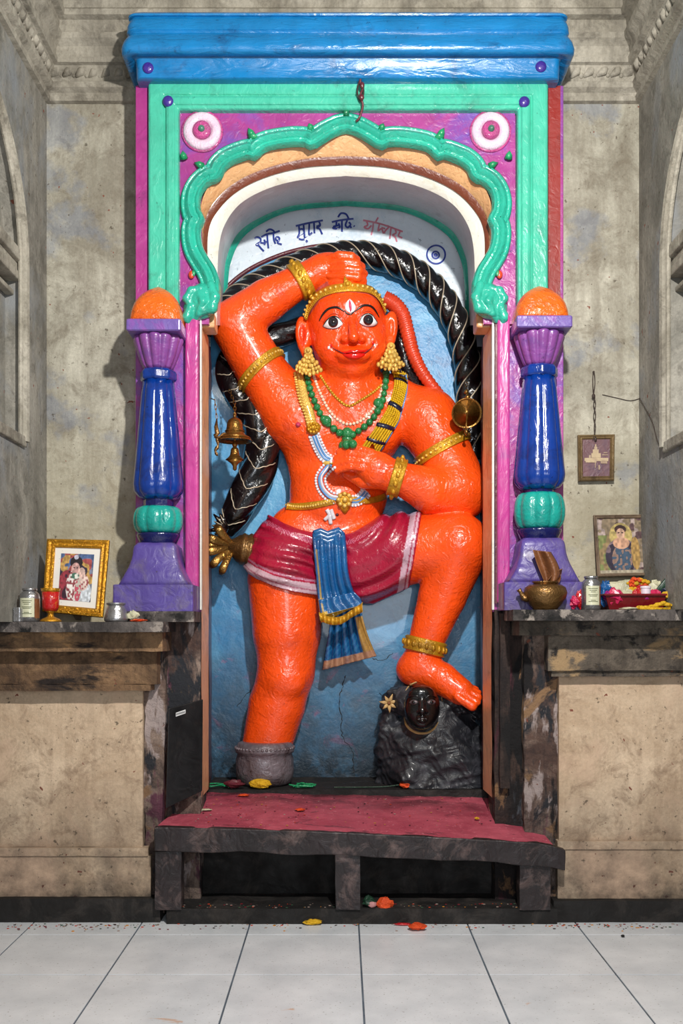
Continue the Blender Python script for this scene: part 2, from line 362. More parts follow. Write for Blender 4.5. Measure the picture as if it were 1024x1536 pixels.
# side walls with a blind arch each
def side_wall(name, xw, sg, yc, ry, zs, rz, zb):
    w = struct(mesh_obj(name, *wall_mesh(xw, yc, ry, zs, rz, zb), M['side_wall']))
    m = MB(); xi = xw + sg * .09; n = 24
    arc = [(yc + ry * math.cos(PI * k / n), zs + rz * math.sin(PI * k / n)) for k in range(n + 1)]
    path = [(yc + ry, zb)] + arc + [(yc - ry, zb)]
    m.rows([[Vector((xw, y, z)) for y, z in path], [Vector((xi, y, z)) for y, z in path]])
    m.add([Vector((xi, yc + ry, zb)), Vector((xi, yc - ry, zb))] + [Vector((xi, y, z)) for y, z in arc][::-1], [list(range(n + 3))])
    m.box(min(xw, xi), max(xw, xi), yc - ry, yc + ry, zb - .02, zb)
    m.obj('arch_recess', M['side_wall'], w)
    # moulded edge following the arch, and the impost blocks
    m = MB(); out = [Vector((xw - sg * .008, yc + (y - yc) * 1.03, zs + (z - zs) * 1.03 if z > zs else z)) for y, z in path]
    m.tube(out, .028, 8); m.tube([Vector((v.x, yc + (v.y - yc) * .93, v.z - .02)) for v in out], .014, 8)
    m.obj('arch_moulding', M['cornice_stone'], w)
    m = MB()
    for zz, pr, h in ((zs + .06, .10, .05), (zs - .0, .075, .05), (zs - .05, .085, .035), (zs - .14, .05, .02)):
        xa, xb = xi, xi - sg * pr
        m.box(min(xa, xb), max(xa, xb), yc + ry - .42, yc + ry + .0, zz - h, zz + h * .4)
    m.box(min(xi, xw - sg * .02), max(xi, xw - sg * .02), yc - ry, yc + ry + .03, zb - .03, zb + .03)
    m.obj('impost_block', M['cornice_stone'], w, bevel=.008)
def wall_mesh(xw, yc, ry, zs, rz, zb):
    n = 24; arc = [(yc + ry * math.cos(PI * k / n), zs + rz * math.sin(PI * k / n)) for k in range(n + 1)]
    v, f = [], []
    for (y, z) in arc:
        v += [(xw, y, z), (xw, y, 5.95)]
    for k in range(n): f.append([2 * k, 2 * k + 1, 2 * k + 3, 2 * k + 2])
    b = len(v)
    zl = Z(933, 5.33) if xw < 0 else Z(915, 5.33); xo = xw + math.copysign(.6, xw)
    v += [(xw, WB + .02, zl), (xw, WB + .02, 5.95), (xw, yc + ry, 5.95), (xw, yc + ry, zb), (xw, yc + ry, zl), (xw, yc + ry, zs),
          (xw, yc - ry, zl), (xw, yc - ry, zb), (xw, yc - ry, zs), (xw, yc - ry, 5.95), (xw, -1.2, zl), (xw, -1.2, 5.95)]
    f += [[b, b + 4, b + 3, b + 5, b + 2, b + 1], [b + 4, b + 6, b + 7, b + 3], [b + 6, b + 10, b + 11, b + 9, b + 8, b + 7]]
    c = len(v); v += [(xo, WB + .02, zl), (xo, -1.2, zl), (xo, WB + .02, 0), (xo, -1.2, 0)]; f += [[b, c, c + 1, b + 10], [c, c + 2, c + 3, c + 1]]
    return v, f
side_wall('wall_left', XL, -1, 4.52, .87, 3.62, .80, 2.66)
side_wall('wall_right', XR, 1, 4.47, .87, 3.62, .80, 2.62)
m = MB(); m.box(XL - .2, XR + .2, -1.2, WB + .2, 5.95, 6.1); struct(m.obj('ceiling', M['side_wall']))
# cornice round the three walls: profile of (height, projection)
cp = [(4.755, .0), (4.76, .028), (4.785, .032), (4.79, .018), (4.81, .022), (4.83, .05), (4.86, .055), (4.875, .03), (4.905, .045), (4.95, .065), (4.955, .09), (4.985, .092), (4.99, .075),
      (5.05, .085), (5.08, .12), (5.11, .125), (5.12, .10), (5.19, .11), (5.20, .145), (5.23, .15), (5.25, .13), (5.33, .15), (5.36, .2), (5.42, .21), (5.44, .19), (5.6, .26), (5.7, .30), (5.7, 0)]
m = MB(); rows = []
for z, p in cp: rows.append([Vector((XL + p, -.5, z)), Vector((XL + p, WB - p, z)), Vector((XR - p, WB - p, z)), Vector((XR - p, -.5, z))])
m.rows(rows)
tr = struct(m.obj('trim_1', M['cornice_stone']))
m = MB()      # worn leaf ornament in the lower hollow
def orn(a, b, outv):
    n = int((b - a).length / .075)
    al = (b - a).normalized()
    for k in range(n):
        c = a.lerp(b, (k + .5) / n) + outv * (.036 + rnd.uniform(-.006, .006)); h = rnd.uniform(.8, 1.15)
        m.tube([c - al * .035 + Vector((0, 0, -.03 * h)), c + Vector((0, 0, -.005)) + outv * .012, c + al * .03 + Vector((0, 0, .032 * h))], [.010, .026, .012], 8)
        m.ball(c + al * .03 + Vector((0, 0, -.022)), .016 * h, 7, 5)
orn(Vector((XL + .03, WB, 4.925)), Vector((-1.20, WB, 4.925)), Vector((0, -1, 0)))
orn(Vector((1.27, WB, 4.925)), Vector((XR - .03, WB, 4.925)), Vector((0, -1, 0)))
orn(Vector((XL, WB - .1, 4.925)), Vector((XL, 3.9, 4.925)), Vector((1, 0, 0)))
orn(Vector((XR, WB - .1, 4.925)), Vector((XR, 3.9, 4.925)), Vector((-1, 0, 0)))
m.obj('leaf_ornament', M['cornice_stone'], tr, smooth=True)

# ------------------------------------------------------------------ the two stone ledges
def rough(o, s=.006, lv=3):
    t = bpy.data.textures.get('rough') or bpy.data.textures.new('rough', 'CLOUDS'); t.noise_scale = .12; t.noise_depth = 3
    sm = o.modifiers.new('Sub', 'SUBSURF'); sm.subdivision_type = 'SIMPLE'; sm.levels = sm.render_levels = lv
    d = o.modifiers.new('Rough', 'DISPLACE'); d.texture = t; d.strength = s * 2; d.mid_level = .5; d.texture_coords = 'GLOBAL'
    return o
def slabbox(m, x0, x1, y0, y1, z0, z1, step=.12):
    "a box cut into cells so its faces can weather"
    nx, ny, nz = (max(1, int((x1 - x0) / step)), max(1, int((y1 - y0) / step)), max(1, int((z1 - z0) / step)))
    bm = bmesh.new(); bmesh.ops.create_cube(bm, size=1)
    for v in bm.verts: v.co = Vector((x0 + (v.co.x + .5) * (x1 - x0), y0 + (v.co.y + .5) * (y1 - y0), z0 + (v.co.z + .5) * (z1 - z0)))
    for ax, a, b, n in ((0, x0, x1, nx), (1, y0, y1, ny), (2, z0, z1, nz)):
        for k in range(1, n):
            co = Vector((0, 0, 0)); co[ax] = a + (b - a) * k / n; no = Vector((0, 0, 0)); no[ax] = 1
            bmesh.ops.bisect_plane(bm, geom=bm.verts[:] + bm.edges[:] + bm.faces[:], plane_co=co, plane_no=no)
    bm.verts.index_update(); k = len(m.v); m.v += [v.co.copy() for v in bm.verts]; m.f += [[v.index + k for v in f.verts] for f in bm.faces]; bm.free(); return m
def course(name, x0, x1, yf, z0, z1, mat, root, bev=.012, amp=.006):
    m = slabbox(MB(), x0, x1, yf, WB - .002, z0, z1); return rough(m.obj(name, mat, root, bevel=0), amp, 2)
LZ, RZ = Z(933, 5.33), Z(915, 5.33)
def zz(py, D=5.4): return Z(py, D)
A, B_ = XL + .002, X(247, 5.36)
A = XL - .58
lt = thing('stone_ledge', 'left stone ledge carrying the gilt framed picture and steel bottle', 'ledge', ((A + B_) / 2, 5.6, 0), 'stone ledges beside the niche')
course('top_slab', A, X(250, 5.33), 5.22, Z(948, 5.33), LZ, M['ledge_top'], lt, amp=.004)
course('upper_course', A, X(246, 5.38), 5.33, Z(977, 5.38), Z(948, 5.33) - .001, M['ledge_rough'], lt)
course('lower_course', A, X(236, 5.44), 5.42, Z(1026, 5.44), Z(977, 5.38) - .001, M['ledge_rough'], lt, amp=.012)
course('thin_moulding', A, X(226, 5.42), 5.41, Z(1036, 5.42), Z(1026, 5.44) - .001, M['ledge_rough'], lt)
course('face', A, X(214, 5.5), 5.50, Z(1270, 5.5), Z(1036, 5.42) - .001, M['ledge_face'], lt, amp=.003)
course('rough_edge', X(214, 5.5) + .001, X(247, 5.53), 5.53, Z(1372, 5.5), Z(977, 5.38) - .001, M['rough_pier'], lt, amp=.02)
course('base_moulding', A, X(222, 5.47), 5.47, Z(1284, 5.47), Z(1270, 5.5) - .001, M['ledge_face'], lt, amp=.004)
course('base_block', A, X(226, 5.48), 5.48, Z(1345, 5.48), Z(1284, 5.47) - .001, M['ledge_face'], lt, amp=.004)
course('skirting', A, X(240, 5.44), 5.44, 0, Z(1345, 5.48) - .001, M['soot_and_void'], lt, amp=.006)
A, B_ = X(770, 5.4), XR - .002
B_ = XR + .58
rt = thing('stone_ledge', 'right stone ledge carrying the brass pot and maroon tray', 'ledge', ((A + B_) / 2, 5.6, 0), 'stone ledges beside the niche')
course('top_slab', X(764, 5.33), B_, 5.22, Z(931, 5.33), RZ, M['ledge_top'], rt, amp=.004)
course('upper_course', X(776, 5.38), B_, 5.33, Z(953, 5.38), Z(931, 5.33) - .001, M['ledge_grey'], rt)
course('lower_course', X(822, 5.42), B_, 5.42, Z(1006, 5.42), Z(953, 5.38) - .001, M['ledge_grey'], rt, amp=.008)
course('thin_moulding', X(828, 5.42), B_, 5.44, Z(1015, 5.42), Z(1006, 5.42) - .001, M['ledge_grey'], rt)
course('face', X(838, 5.5), B_, 5.50, Z(1260, 5.5), Z(1015, 5.42) - .001, M['ledge_face'], rt, amp=.003)
course('rough_edge', X(786, 5.53), X(838, 5.5) - .001, 5.53, Z(1376, 5.5), Z(953, 5.38) - .001, M['rough_pier'], rt, amp=.02)
course('base_moulding', X(836, 5.47), B_, 5.47, Z(1274, 5.47), Z(1260, 5.5) - .001, M['ledge_face'], rt, amp=.004)
course('base_block', X(836, 5.48), B_, 5.48, Z(1348, 5.48), Z(1274, 5.47) - .001, M['ledge_face'], rt, amp=.004)
course('skirting', X(830, 5.44), B_, 5.44, 0, Z(1348, 5.48) - .001, M['soot_and_void'], rt, amp=.006)

# ------------------------------------------------------------------ the painted shrine front
CC = 519.0
shr = thing('shrine_niche', 'tall painted arched niche with blue canopy and mint green scalloped arch', 'shrine', (0, 5.9, 0))
# flanking piers and back
pl_, pr_ = X(203, 5.62), X(845, 5.62)
m = MB(); m.box(pl_, X(302, 5.62), 5.62, WB - .003, Z(918, 5.62), 4.74); m.obj('side_pier', M['magenta'], shr, bevel=.006)
m = MB(); m.box(X(738, 5.62), pr_, 5.62, WB - .003, Z(918, 5.62), 4.74); m.obj('side_pier', M['magenta'], shr, bevel=.006)
m = MB(); slabbox(m, X(246, 5.60), X(301, 5.62), 5.61, WB - .003, .02, Z(918, 5.62)); rough(m.obj('grimy_pier', M['rough_pier'], shr), .01, 2)
m = MB(); slabbox(m, X(741, 5.62), X(790, 5.6), 5.60, WB - .003, .02, Z(915, 5.62)); rough(m.obj('grimy_pier', M['dark_pier'], shr), .01, 2)
m = MB(); slabbox(m, X(748, 5.6), X(764, 5.56), 5.55, 5.60, Z(1180, 5.6), Z(920, 5.62)); rough(m.obj('chipped_strip', M['dark_pier'], shr), .01, 2)
m = MB(); m.box(X(204, 5.6), X(221, 5.6), 5.595, 5.63, Z(480, 5.6), 4.725); m.obj('side_strip', M['magenta_side'], shr)
m = MB(); m.box(X(822, 5.6), X(840, 5.6), 5.595, 5.63, Z(480, 5.6), 4.725); m.obj('side_strip', M['brick_red'], shr)['label'] = 'brick red side strip'
# jamb colours, front to back
def jamb(name, pa, da, pb, db, mat, z0=Z(1196, 5.62), z1=Z(486, 5.62)):
    m = MB(); n = 30; ra, rb = [], []
    for k in range(n + 1):
        z = z0 + (z1 - z0) * k / n; w = rnd.uniform(-.003, .003)
        ra.append(Vector((X(pa, da) + w, da, z))); rb.append(Vector((X(pb, db) + w * .5, db, z)))
    m.rows([ra, rb]); return m.obj(name, mat, shr)
jamb('jamb_reveal', 302.5, 5.615, 313, 5.9, M['tan_jamb']); jamb('jamb_reveal', 313, 5.9, 317.5, BK, M['maroon'])
jamb('jamb_reveal', 737, 5.615, 724, 5.9, M['tan_jamb']); jamb('jamb_reveal', 724, 5.9, 719.5, BK, M['maroon'])
m = MB(); m.box(X(299.5, 5.6), X(302.4, 5.6), 5.595, 5.63, Z(915, 5.6), Z(478, 5.6)); m.obj('white_fillet', M['ivory'], shr, bevel=.004)
m = MB(); m.box(X(737.5, 5.6), X(741, 5.6), 5.595, 5.63, Z(915, 5.6), Z(478, 5.6)); m.obj('white_fillet', M['ivory'], shr, bevel=.004)
m = MB(); m.box(X(277, 5.56), X(297, 5.56), 5.56, 5.63, Z(905, 5.56), Z(470, 5.56)); m.obj('pink_pilaster', M['pink'], shr, bevel=.014)
m = MB(); m.box(X(746, 5.56), X(765, 5.56), 5.56, 5.63, Z(905, 5.56), Z(470, 5.56)); m.obj('pink_pilaster', M['pink'], shr, bevel=.014)
m = MB(); m.box(X(742, 5.6), X(745, 5.6), 5.59, 5.63, Z(905, 5.56), Z(470, 5.56)); m.obj('maroon_fillet', M['maroon'], shr)
# niche back: blue panel and pale tympanum
def half(pts, D):      # mirrored curve about the niche axis
    l = [Vector((CC - dx, y, 0)) for dx, y in reversed(pts)]; r = [Vector((CC + dx, y, 0)) for dx, y in pts[1:]]
    return [P(v.x, v.y, D) for v in l + r]
def curve(pts, n=8): return [(v.x, v.y) for v in spline(pts, n)]
C0 = curve([(0, 200), (60, 205), (130, 225), (185, 255), (212, 290), (220, 330), (222, 400), (222, 488)])
C1 = curve([(0, 234), (60, 238), (119, 252), (165, 273), (196, 301), (212, 335), (214, 400), (214, 488)])
C2 = curve([(0, 247), (60, 251), (115, 264), (160, 285), (190, 313), (206, 345), (208, 400), (208, 488)])
C3 = curve([(0, 264), (62, 269), (115, 282), (158, 305), (182, 337), (191, 372), (193, 420), (194, 488)])
C4 = curve([(0, 301), (78, 308), (128, 326), (162, 350), (179, 386), (183, 420), (184, 455), (184, 488)])
C5 = curve([(0, 309), (76, 316), (124, 334), (156, 358), (172, 391), (177, 422), (178, 455), (178, 488)])
def arch(name, ca, da, cb, db, mat):
    m = MB(); m.rows([half(ca, da), half([((a[0] + b[0]) / 2, (a[1] + b[1]) / 2) for a, b in zip(ca, cb)], (da + db) / 2 - .006 * (abs(da - db) < .1)), half(cb, db)]); return m.obj(name, mat, shr, smooth=True)
arch('tan_arch_band', C0, 5.61, C1, 5.68, M['tan']); arch('brown_arch_band', C1, 5.665, C2, 5.69, M['brown'])
arch('ivory_arch_band', C2, 5.70, C3, 5.74, M['ivory']); arch('vault_soffit', C3, 5.74, C4, BK - .06, M['soffit'])
arch('green_arch_line', C4, BK - .06, C5, BK - .03, M['mint_arch'])
m = MB(); m.add([P(300, 520, BK), P(742, 520, BK), P(742, 280, BK), P(300, 280, BK)], [[0, 1, 2, 3]]); m.obj('tympanum', M['tympanum'], shr)
ARC = [(316, 508), (322, 478), (333, 446), (360, 418), (395, 397), (440, 380), (490, 371), (540, 371), (590, 384), (635, 409), (668, 438), (694, 474), (708, 515), (714, 560)]
arcs = [(v.x, v.y) for v in spline(ARC, 6)]
poly = [P(312, 1200, BK - .012), P(728, 1200, BK - .012), P(728, 600, BK - .012), P(720, 560, BK - .012)] + [P(x, y, BK - .012) for x, y in arcs[::-1]]
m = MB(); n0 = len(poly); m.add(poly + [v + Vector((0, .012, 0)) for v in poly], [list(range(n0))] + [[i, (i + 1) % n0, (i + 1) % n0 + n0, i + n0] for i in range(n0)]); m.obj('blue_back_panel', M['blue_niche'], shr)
m = MB(); m.tube([P(x + (x - 515) * .012, y - 3.5, BK - .012) for x, y in arcs], .014, 8); m.obj('maroon_rim', M['maroon'], shr, smooth=True)
def crack(pts, D, r=.0028):
    q = []; sp = spline(pts, 7)
    for v in sp: q.append(P(v.x + rnd.uniform(-1.6, 1.6), v.y + rnd.uniform(-1, 1), D))
    MB().tube(q, [r * rnd.uniform(.4, 1.3) for _ in q], 5, flat=.3).obj('crack_line', M['soot_and_void'], shr)
crack([(518, 1012), (514, 1030), (508, 1052), (512, 1078), (514, 1106), (528, 1126), (531, 1160)], BK - .0135)
crack([(560, 988), (574, 990), (590, 980)], BK - .0135, .002); crack([(356, 1060), (372, 1040), (376, 1034)], BK - .0135, .002); crack([(570, 1040), (576, 1052), (584, 1058)], BK - .0135, .002)
# lintel zone that carries the arch (behind spandrel), closes the niche roof
m = MB(); m.box(X(230, 5.7), X(815, 5.7), 5.72, 5.84, Z(200, 5.7), 4.74); m.obj('lintel', M['ivory'], shr)
m = MB()
m.box(X(300, BK) - .15, X(300, BK), WB + .2, BK + .1, 0, 4.9); m.box(X(742, BK), X(742, BK) + .15, WB + .2, BK + .1, 0, 4.9)
m.box(X(300, BK) - .15, X(742, BK) + .15, BK + .01, BK + .1, 0, 4.9); m.obj('niche_shell', M['soot_and_void'], shr)
# spandrel plate with scalloped opening
ARCH = [(519, 186), (505, 189), (488, 197), (472, 207), (466, 211), (460, 207), (440, 206), (415, 209), (395, 214), (384, 221), (378, 228), (372, 225), (355, 230), (338, 238), (326, 249), (320, 261),
        (313, 263), (300, 272), (290, 287), (286, 305), (288, 322), (293, 331), (288, 340), (287, 357), (291, 377), (300, 394), (310, 410), (316, 428), (316, 446)]
def seg(pts, n=4):
    out = []; cusps = {4, 10, 16, 21}
    k = 0; cur = [pts[0]]
    for i in range(1, len(pts)):
        cur.append(pts[i])
        if i in cusps or i == len(pts) - 1:
            s = [(v.x, v.y) for v in spline(cur, n)]; out += s if not out else s[1:]; cur = [pts[i]]
    return out
LA = seg(ARCH); FULL = [(x, y) for x, y in LA[::-1]] + [(2 * CC - x, y) for x, y in LA[1:]]
pts = [P(x, y, 5.60) for x, y in FULL]
out = [P(268, 486, 5.6), P(268, 160, 5.6), P(772, 160, 5.6), P(772, 486, 5.6)]
full = out + [P(725, 486, 5.6)] + pts[::-1] + [P(313, 486, 5.6)]
m = MB(); n0 = len(full); bk = [v + Vector((0, .03, 0)) for v in full]
m.add(full + bk, [list(range(n0)), list(range(n0, 2 * n0))[::-1]] + [[i, (i + 1) % n0, (i + 1) % n0 + n0, i + n0] for i in range(n0)]); m.obj('spandrel_panel', M['magenta'], shr)
# moulded scalloped arch
prof = [(-15, 0), (-15, .018), (-12.5, .028), (-10, .02), (-8, .022), (-6, .044), (-2, .054), (1, .048), (4, .030), (7, .030), (9, .044), (12, .046), (14, .034), (15, 0)]
def moulding(name, path, D, prof, mat, parent):
    rows = []
    P2 = [Vector((x, y)) for x, y in path]
    for i, p in enumerate(P2):
        a, b = P2[max(0, i - 1)], P2[min(len(P2) - 1, i + 1)]; t = (b - a).normalized(); nrm = Vector((-t.y, t.x))
        if nrm.length < .5: nrm = Vector((0, 1))
        rows.append([P(p.x + nrm.x * o, p.y + nrm.y * o, D) + Vector((0, -d, 0)) for o, d in prof])
    m = MB(); m.rows(rows, caps=True); return m.obj(name, mat, parent, smooth=True)
sm_ = moulding('scalloped_arch', FULL, 5.60, prof, M['mint_arch'], shr)
sm_.modifiers.new('E', 'EDGE_SPLIT').split_angle = 1.0
seen_ = set()      # leaf tips that stand up at the cusps
for x, y, ax, ay in ((466, 194, -3, -9), (378, 204, -6, -12), (303, 250, -12, -6), (376, 205, 12, 2), (276, 238, -2, -12), (519, 172, 0, -8)):
    for sx in (1, -1):
        xx = CC + sx * (x - CC); c = P(xx, y, 5.59); d = P(xx + sx * ax, y + ay, 5.585)
        if abs(x - CC) < 1 and sx < 0: continue
        MB().tube([c, c.lerp(d, .4) + Vector((0, -.012, 0)), d], [.024, .018, .002], 8).obj('leaf_tip', M['leaf_mint'], shr, smooth=True)
# green U frame with steps
def uframe(name, steps, mat, x0=X(222, 5.56), x1=X(822, 5.56), zt=Z(118, 5.56), zb=Z(486, 5.56)):
    m = MB(); rows = []
    for o, y in steps: rows.append([Vector((x0 + o, y, zb)), Vector((x0 + o, y, zt - o)), Vector((x1 - o, y, zt - o)), Vector((x1 - o, y, zb))])
    m.rows(rows); o = m.obj(name, mat, shr); o.modifiers.new('B', 'BEVEL').width = .004; return o
uframe('green_frame', [(0, 5.63), (0, 5.565), (.012, 5.555), (.088, 5.555), (.092, 5.566), (.100, 5.566), (.104, 5.548), (.120, 5.542), (.150, 5.542), (.156, 5.556), (.168, 5.556), (.174, 5.57), (.176, 5.61)], M['mint'])
for px, py, D in ((252, 152, 5.545), (786, 153, 5.545)): MB().ball(P(px, py, D), S(8.5, D), 16, 10, (1, .6, 1)).obj('frame_boss', M['purple_boss'], shr, smooth=True)
for px in (303.5, 735):
    c = P(px, 198, 5.6)
    m = MB(); m.lathe(c, [(S(28, 5.6), -.002), (S(28.5, 5.6), .014), (S(26, 5.6), .026), (S(18, 5.6), .030), (S(15, 5.6), .022), (S(14, 5.6), .016), (.001, .016)], 40, Vector((0, -1, 0)))
    ro = m.obj('rosette', M['rosette_white'], shr, smooth=True)
    m = MB(); m.lathe(c, [(S(31.5, 5.6), -.002), (S(31, 5.6), .012), (S(28.5, 5.6), .012)], 40, Vector((0, -1, 0))); m.obj('rosette_rim', M['rosette_pink'], ro, smooth=True)
    m = MB(); m.lathe(c, [(S(14, 5.6), .014), (S(13, 5.6), .034), (S(9, 5.6), .040), (.001, .038)], 30, Vector((0, -1, 0))); m.obj('rosette_centre', M['rosette_pink'], ro, smooth=True)
    m = MB(); m.ball(c + Vector((0, -.04, 0)), S(5, 5.6), 12, 8); m.obj('rosette_boss', M['boss_green'], ro, smooth=True)
# blue canopy with rolled mouldings
m = MB(); rows = []
xc = (X(205, 5.5) + X(838, 5.5)) / 2; hw = (X(838, 5.5) - X(205, 5.5)) / 2
cpz = [(118, 0, 5.5), (116, .006, 5.5), (88, .010, 5.5), (85, .018, 5.49), (83, .045, 5.47), (80, .075, 5.45), (74, .092, 5.44), (66, .095, 5.43), (58, .085, 5.43), (52, .066, 5.43), (49, .052, 5.43), (47, .055, 5.43), (44, .064, 5.43), (36, .062, 5.43), (28, .05, 5.43), (25, .040, 5.43), (23, .052, 5.43), (20, .056, 5.43), (18.5, .04, 5.43), (18, .0, 5.43)]
for py, o, D in cpz:
    z = Z(py, 5.5 - o); row = []; r = .035 + o * .3; W = hw + o * .82; yf = 5.5 - o
    row += [Vector((xc - W, WB, z))]
    for k in range(7):
        a = PI + k / 6 * PI / 2; row.append(Vector((xc - W + r + r * math.cos(a), yf + r + r * math.sin(a), z)))
    for k in range(1, 24): row.append(Vector((xc - W + r + (2 * W - 2 * r) * k / 24, yf, z)))
    for k in range(7):
        a = PI * 1.5 + k / 6 * PI / 2; row.append(Vector((xc + W - r + r * math.cos(a), yf + r + r * math.sin(a), z)))
    row += [Vector((xc + W, WB, z))]; rows.append(row)
m.rows(rows, closed=True, caps=True); o = m.obj('canopy', M['canopy'], shr, smooth=True)
o.modifiers.new('E', 'EDGE_SPLIT').split_angle = .9
for px, py in ((222, 102), (811, 100)): MB().ball(P(px, py, 5.49), S(8.5, 5.49), 16, 10, (1, .5, 1)).obj('canopy_boss', M['purple_boss'], shr, smooth=True)
# writing brushed on the tympanum
def wr(cx, cy): return P(370 + cx / 3.2, 300 + cy / 3.2, BK - .004)
W1 = [[(38, 185), (50, 178), (66, 186), (64, 204), (45, 215), (58, 220), (68, 232), (82, 246)], [(45, 216), (60, 205), (80, 207), (96, 200)], [(70, 178), (95, 165), (130, 158), (158, 148)],
      [(98, 168), (100, 195), (104, 232)], [(128, 160), (130, 190), (138, 210)], [(93, 152), (108, 141), (126, 146), (136, 160)], [(148, 176), (157, 184), (152, 195), (141, 192), (140, 181), (149, 176)], [(156, 192), (148, 206), (168, 214)], [(84, 190), (88, 206), (84, 216)],
      [(235, 125), (290, 112), (365, 98)], [(250, 124), (252, 160), (244, 180), (262, 172), (276, 158), (268, 140), (252, 142)], [(272, 116), (275, 150), (278, 182)], [(250, 188), (272, 190), (292, 178)], [(284, 194), (290, 199), (284, 202)], [(322, 106), (325, 160)], [(300, 112), (299, 166), (314, 156)], [(346, 103), (352, 122), (336, 134), (350, 140), (362, 165)], [(334, 128), (352, 120)],
      [(408, 106), (450, 97), (512, 90)], [(430, 102), (428, 124), (413, 134), (430, 138), (446, 130), (440, 112)], [(456, 96), (457, 152)], [(438, 82), (452, 64), (476, 68), (490, 92)], [(482, 96), (474, 120), (484, 132), (498, 118), (490, 106)], [(494, 124), (502, 134)], [(513, 124), (517, 127)], [(414, 128), (448, 120)]]
W2 = [[(558, 97), (600, 105), (660, 120), (748, 152)], [(574, 100), (580, 120), (563, 130), (582, 138), (598, 122)], [(608, 106), (604, 140), (597, 168)], [(630, 84), (618, 106)], [(636, 116), (630, 148), (646, 138), (656, 160)], [(662, 122), (682, 128), (664, 148), (660, 160)], [(692, 134), (686, 186)], [(712, 140), (716, 158), (700, 168), (712, 178), (720, 200)], [(736, 150), (728, 172), (746, 182)], [(646, 132), (664, 138)]]
def strokes(L, r):
    m = MB()
    for s in L:
        q = [wr(v.x, v.y) for v in spline(s, 4)]; m.tube(q, r, 6, flat=.4)
    return m
for a_, b__ in ((0, 9), (9, 18), (18, 27)): strokes(W1[a_:b__], .0068).obj('painted_word', M['ink_blue'], shr)
strokes(W2, .0060).obj('painted_word', M['ink_red'], shr)['label'] = 'faded red painted word'
circ = lambda cx, cy, r: [(cx + r * math.cos(k * PI / 12), cy + r * math.sin(k * PI / 12)) for k in range(25)]
strokes([circ(908, 262, 44), circ(906, 264, 17), circ(906, 264, 6), [(895, 262), (916, 268)]], .0060).obj('double_ring_mark', M['ink_blue'], shr)
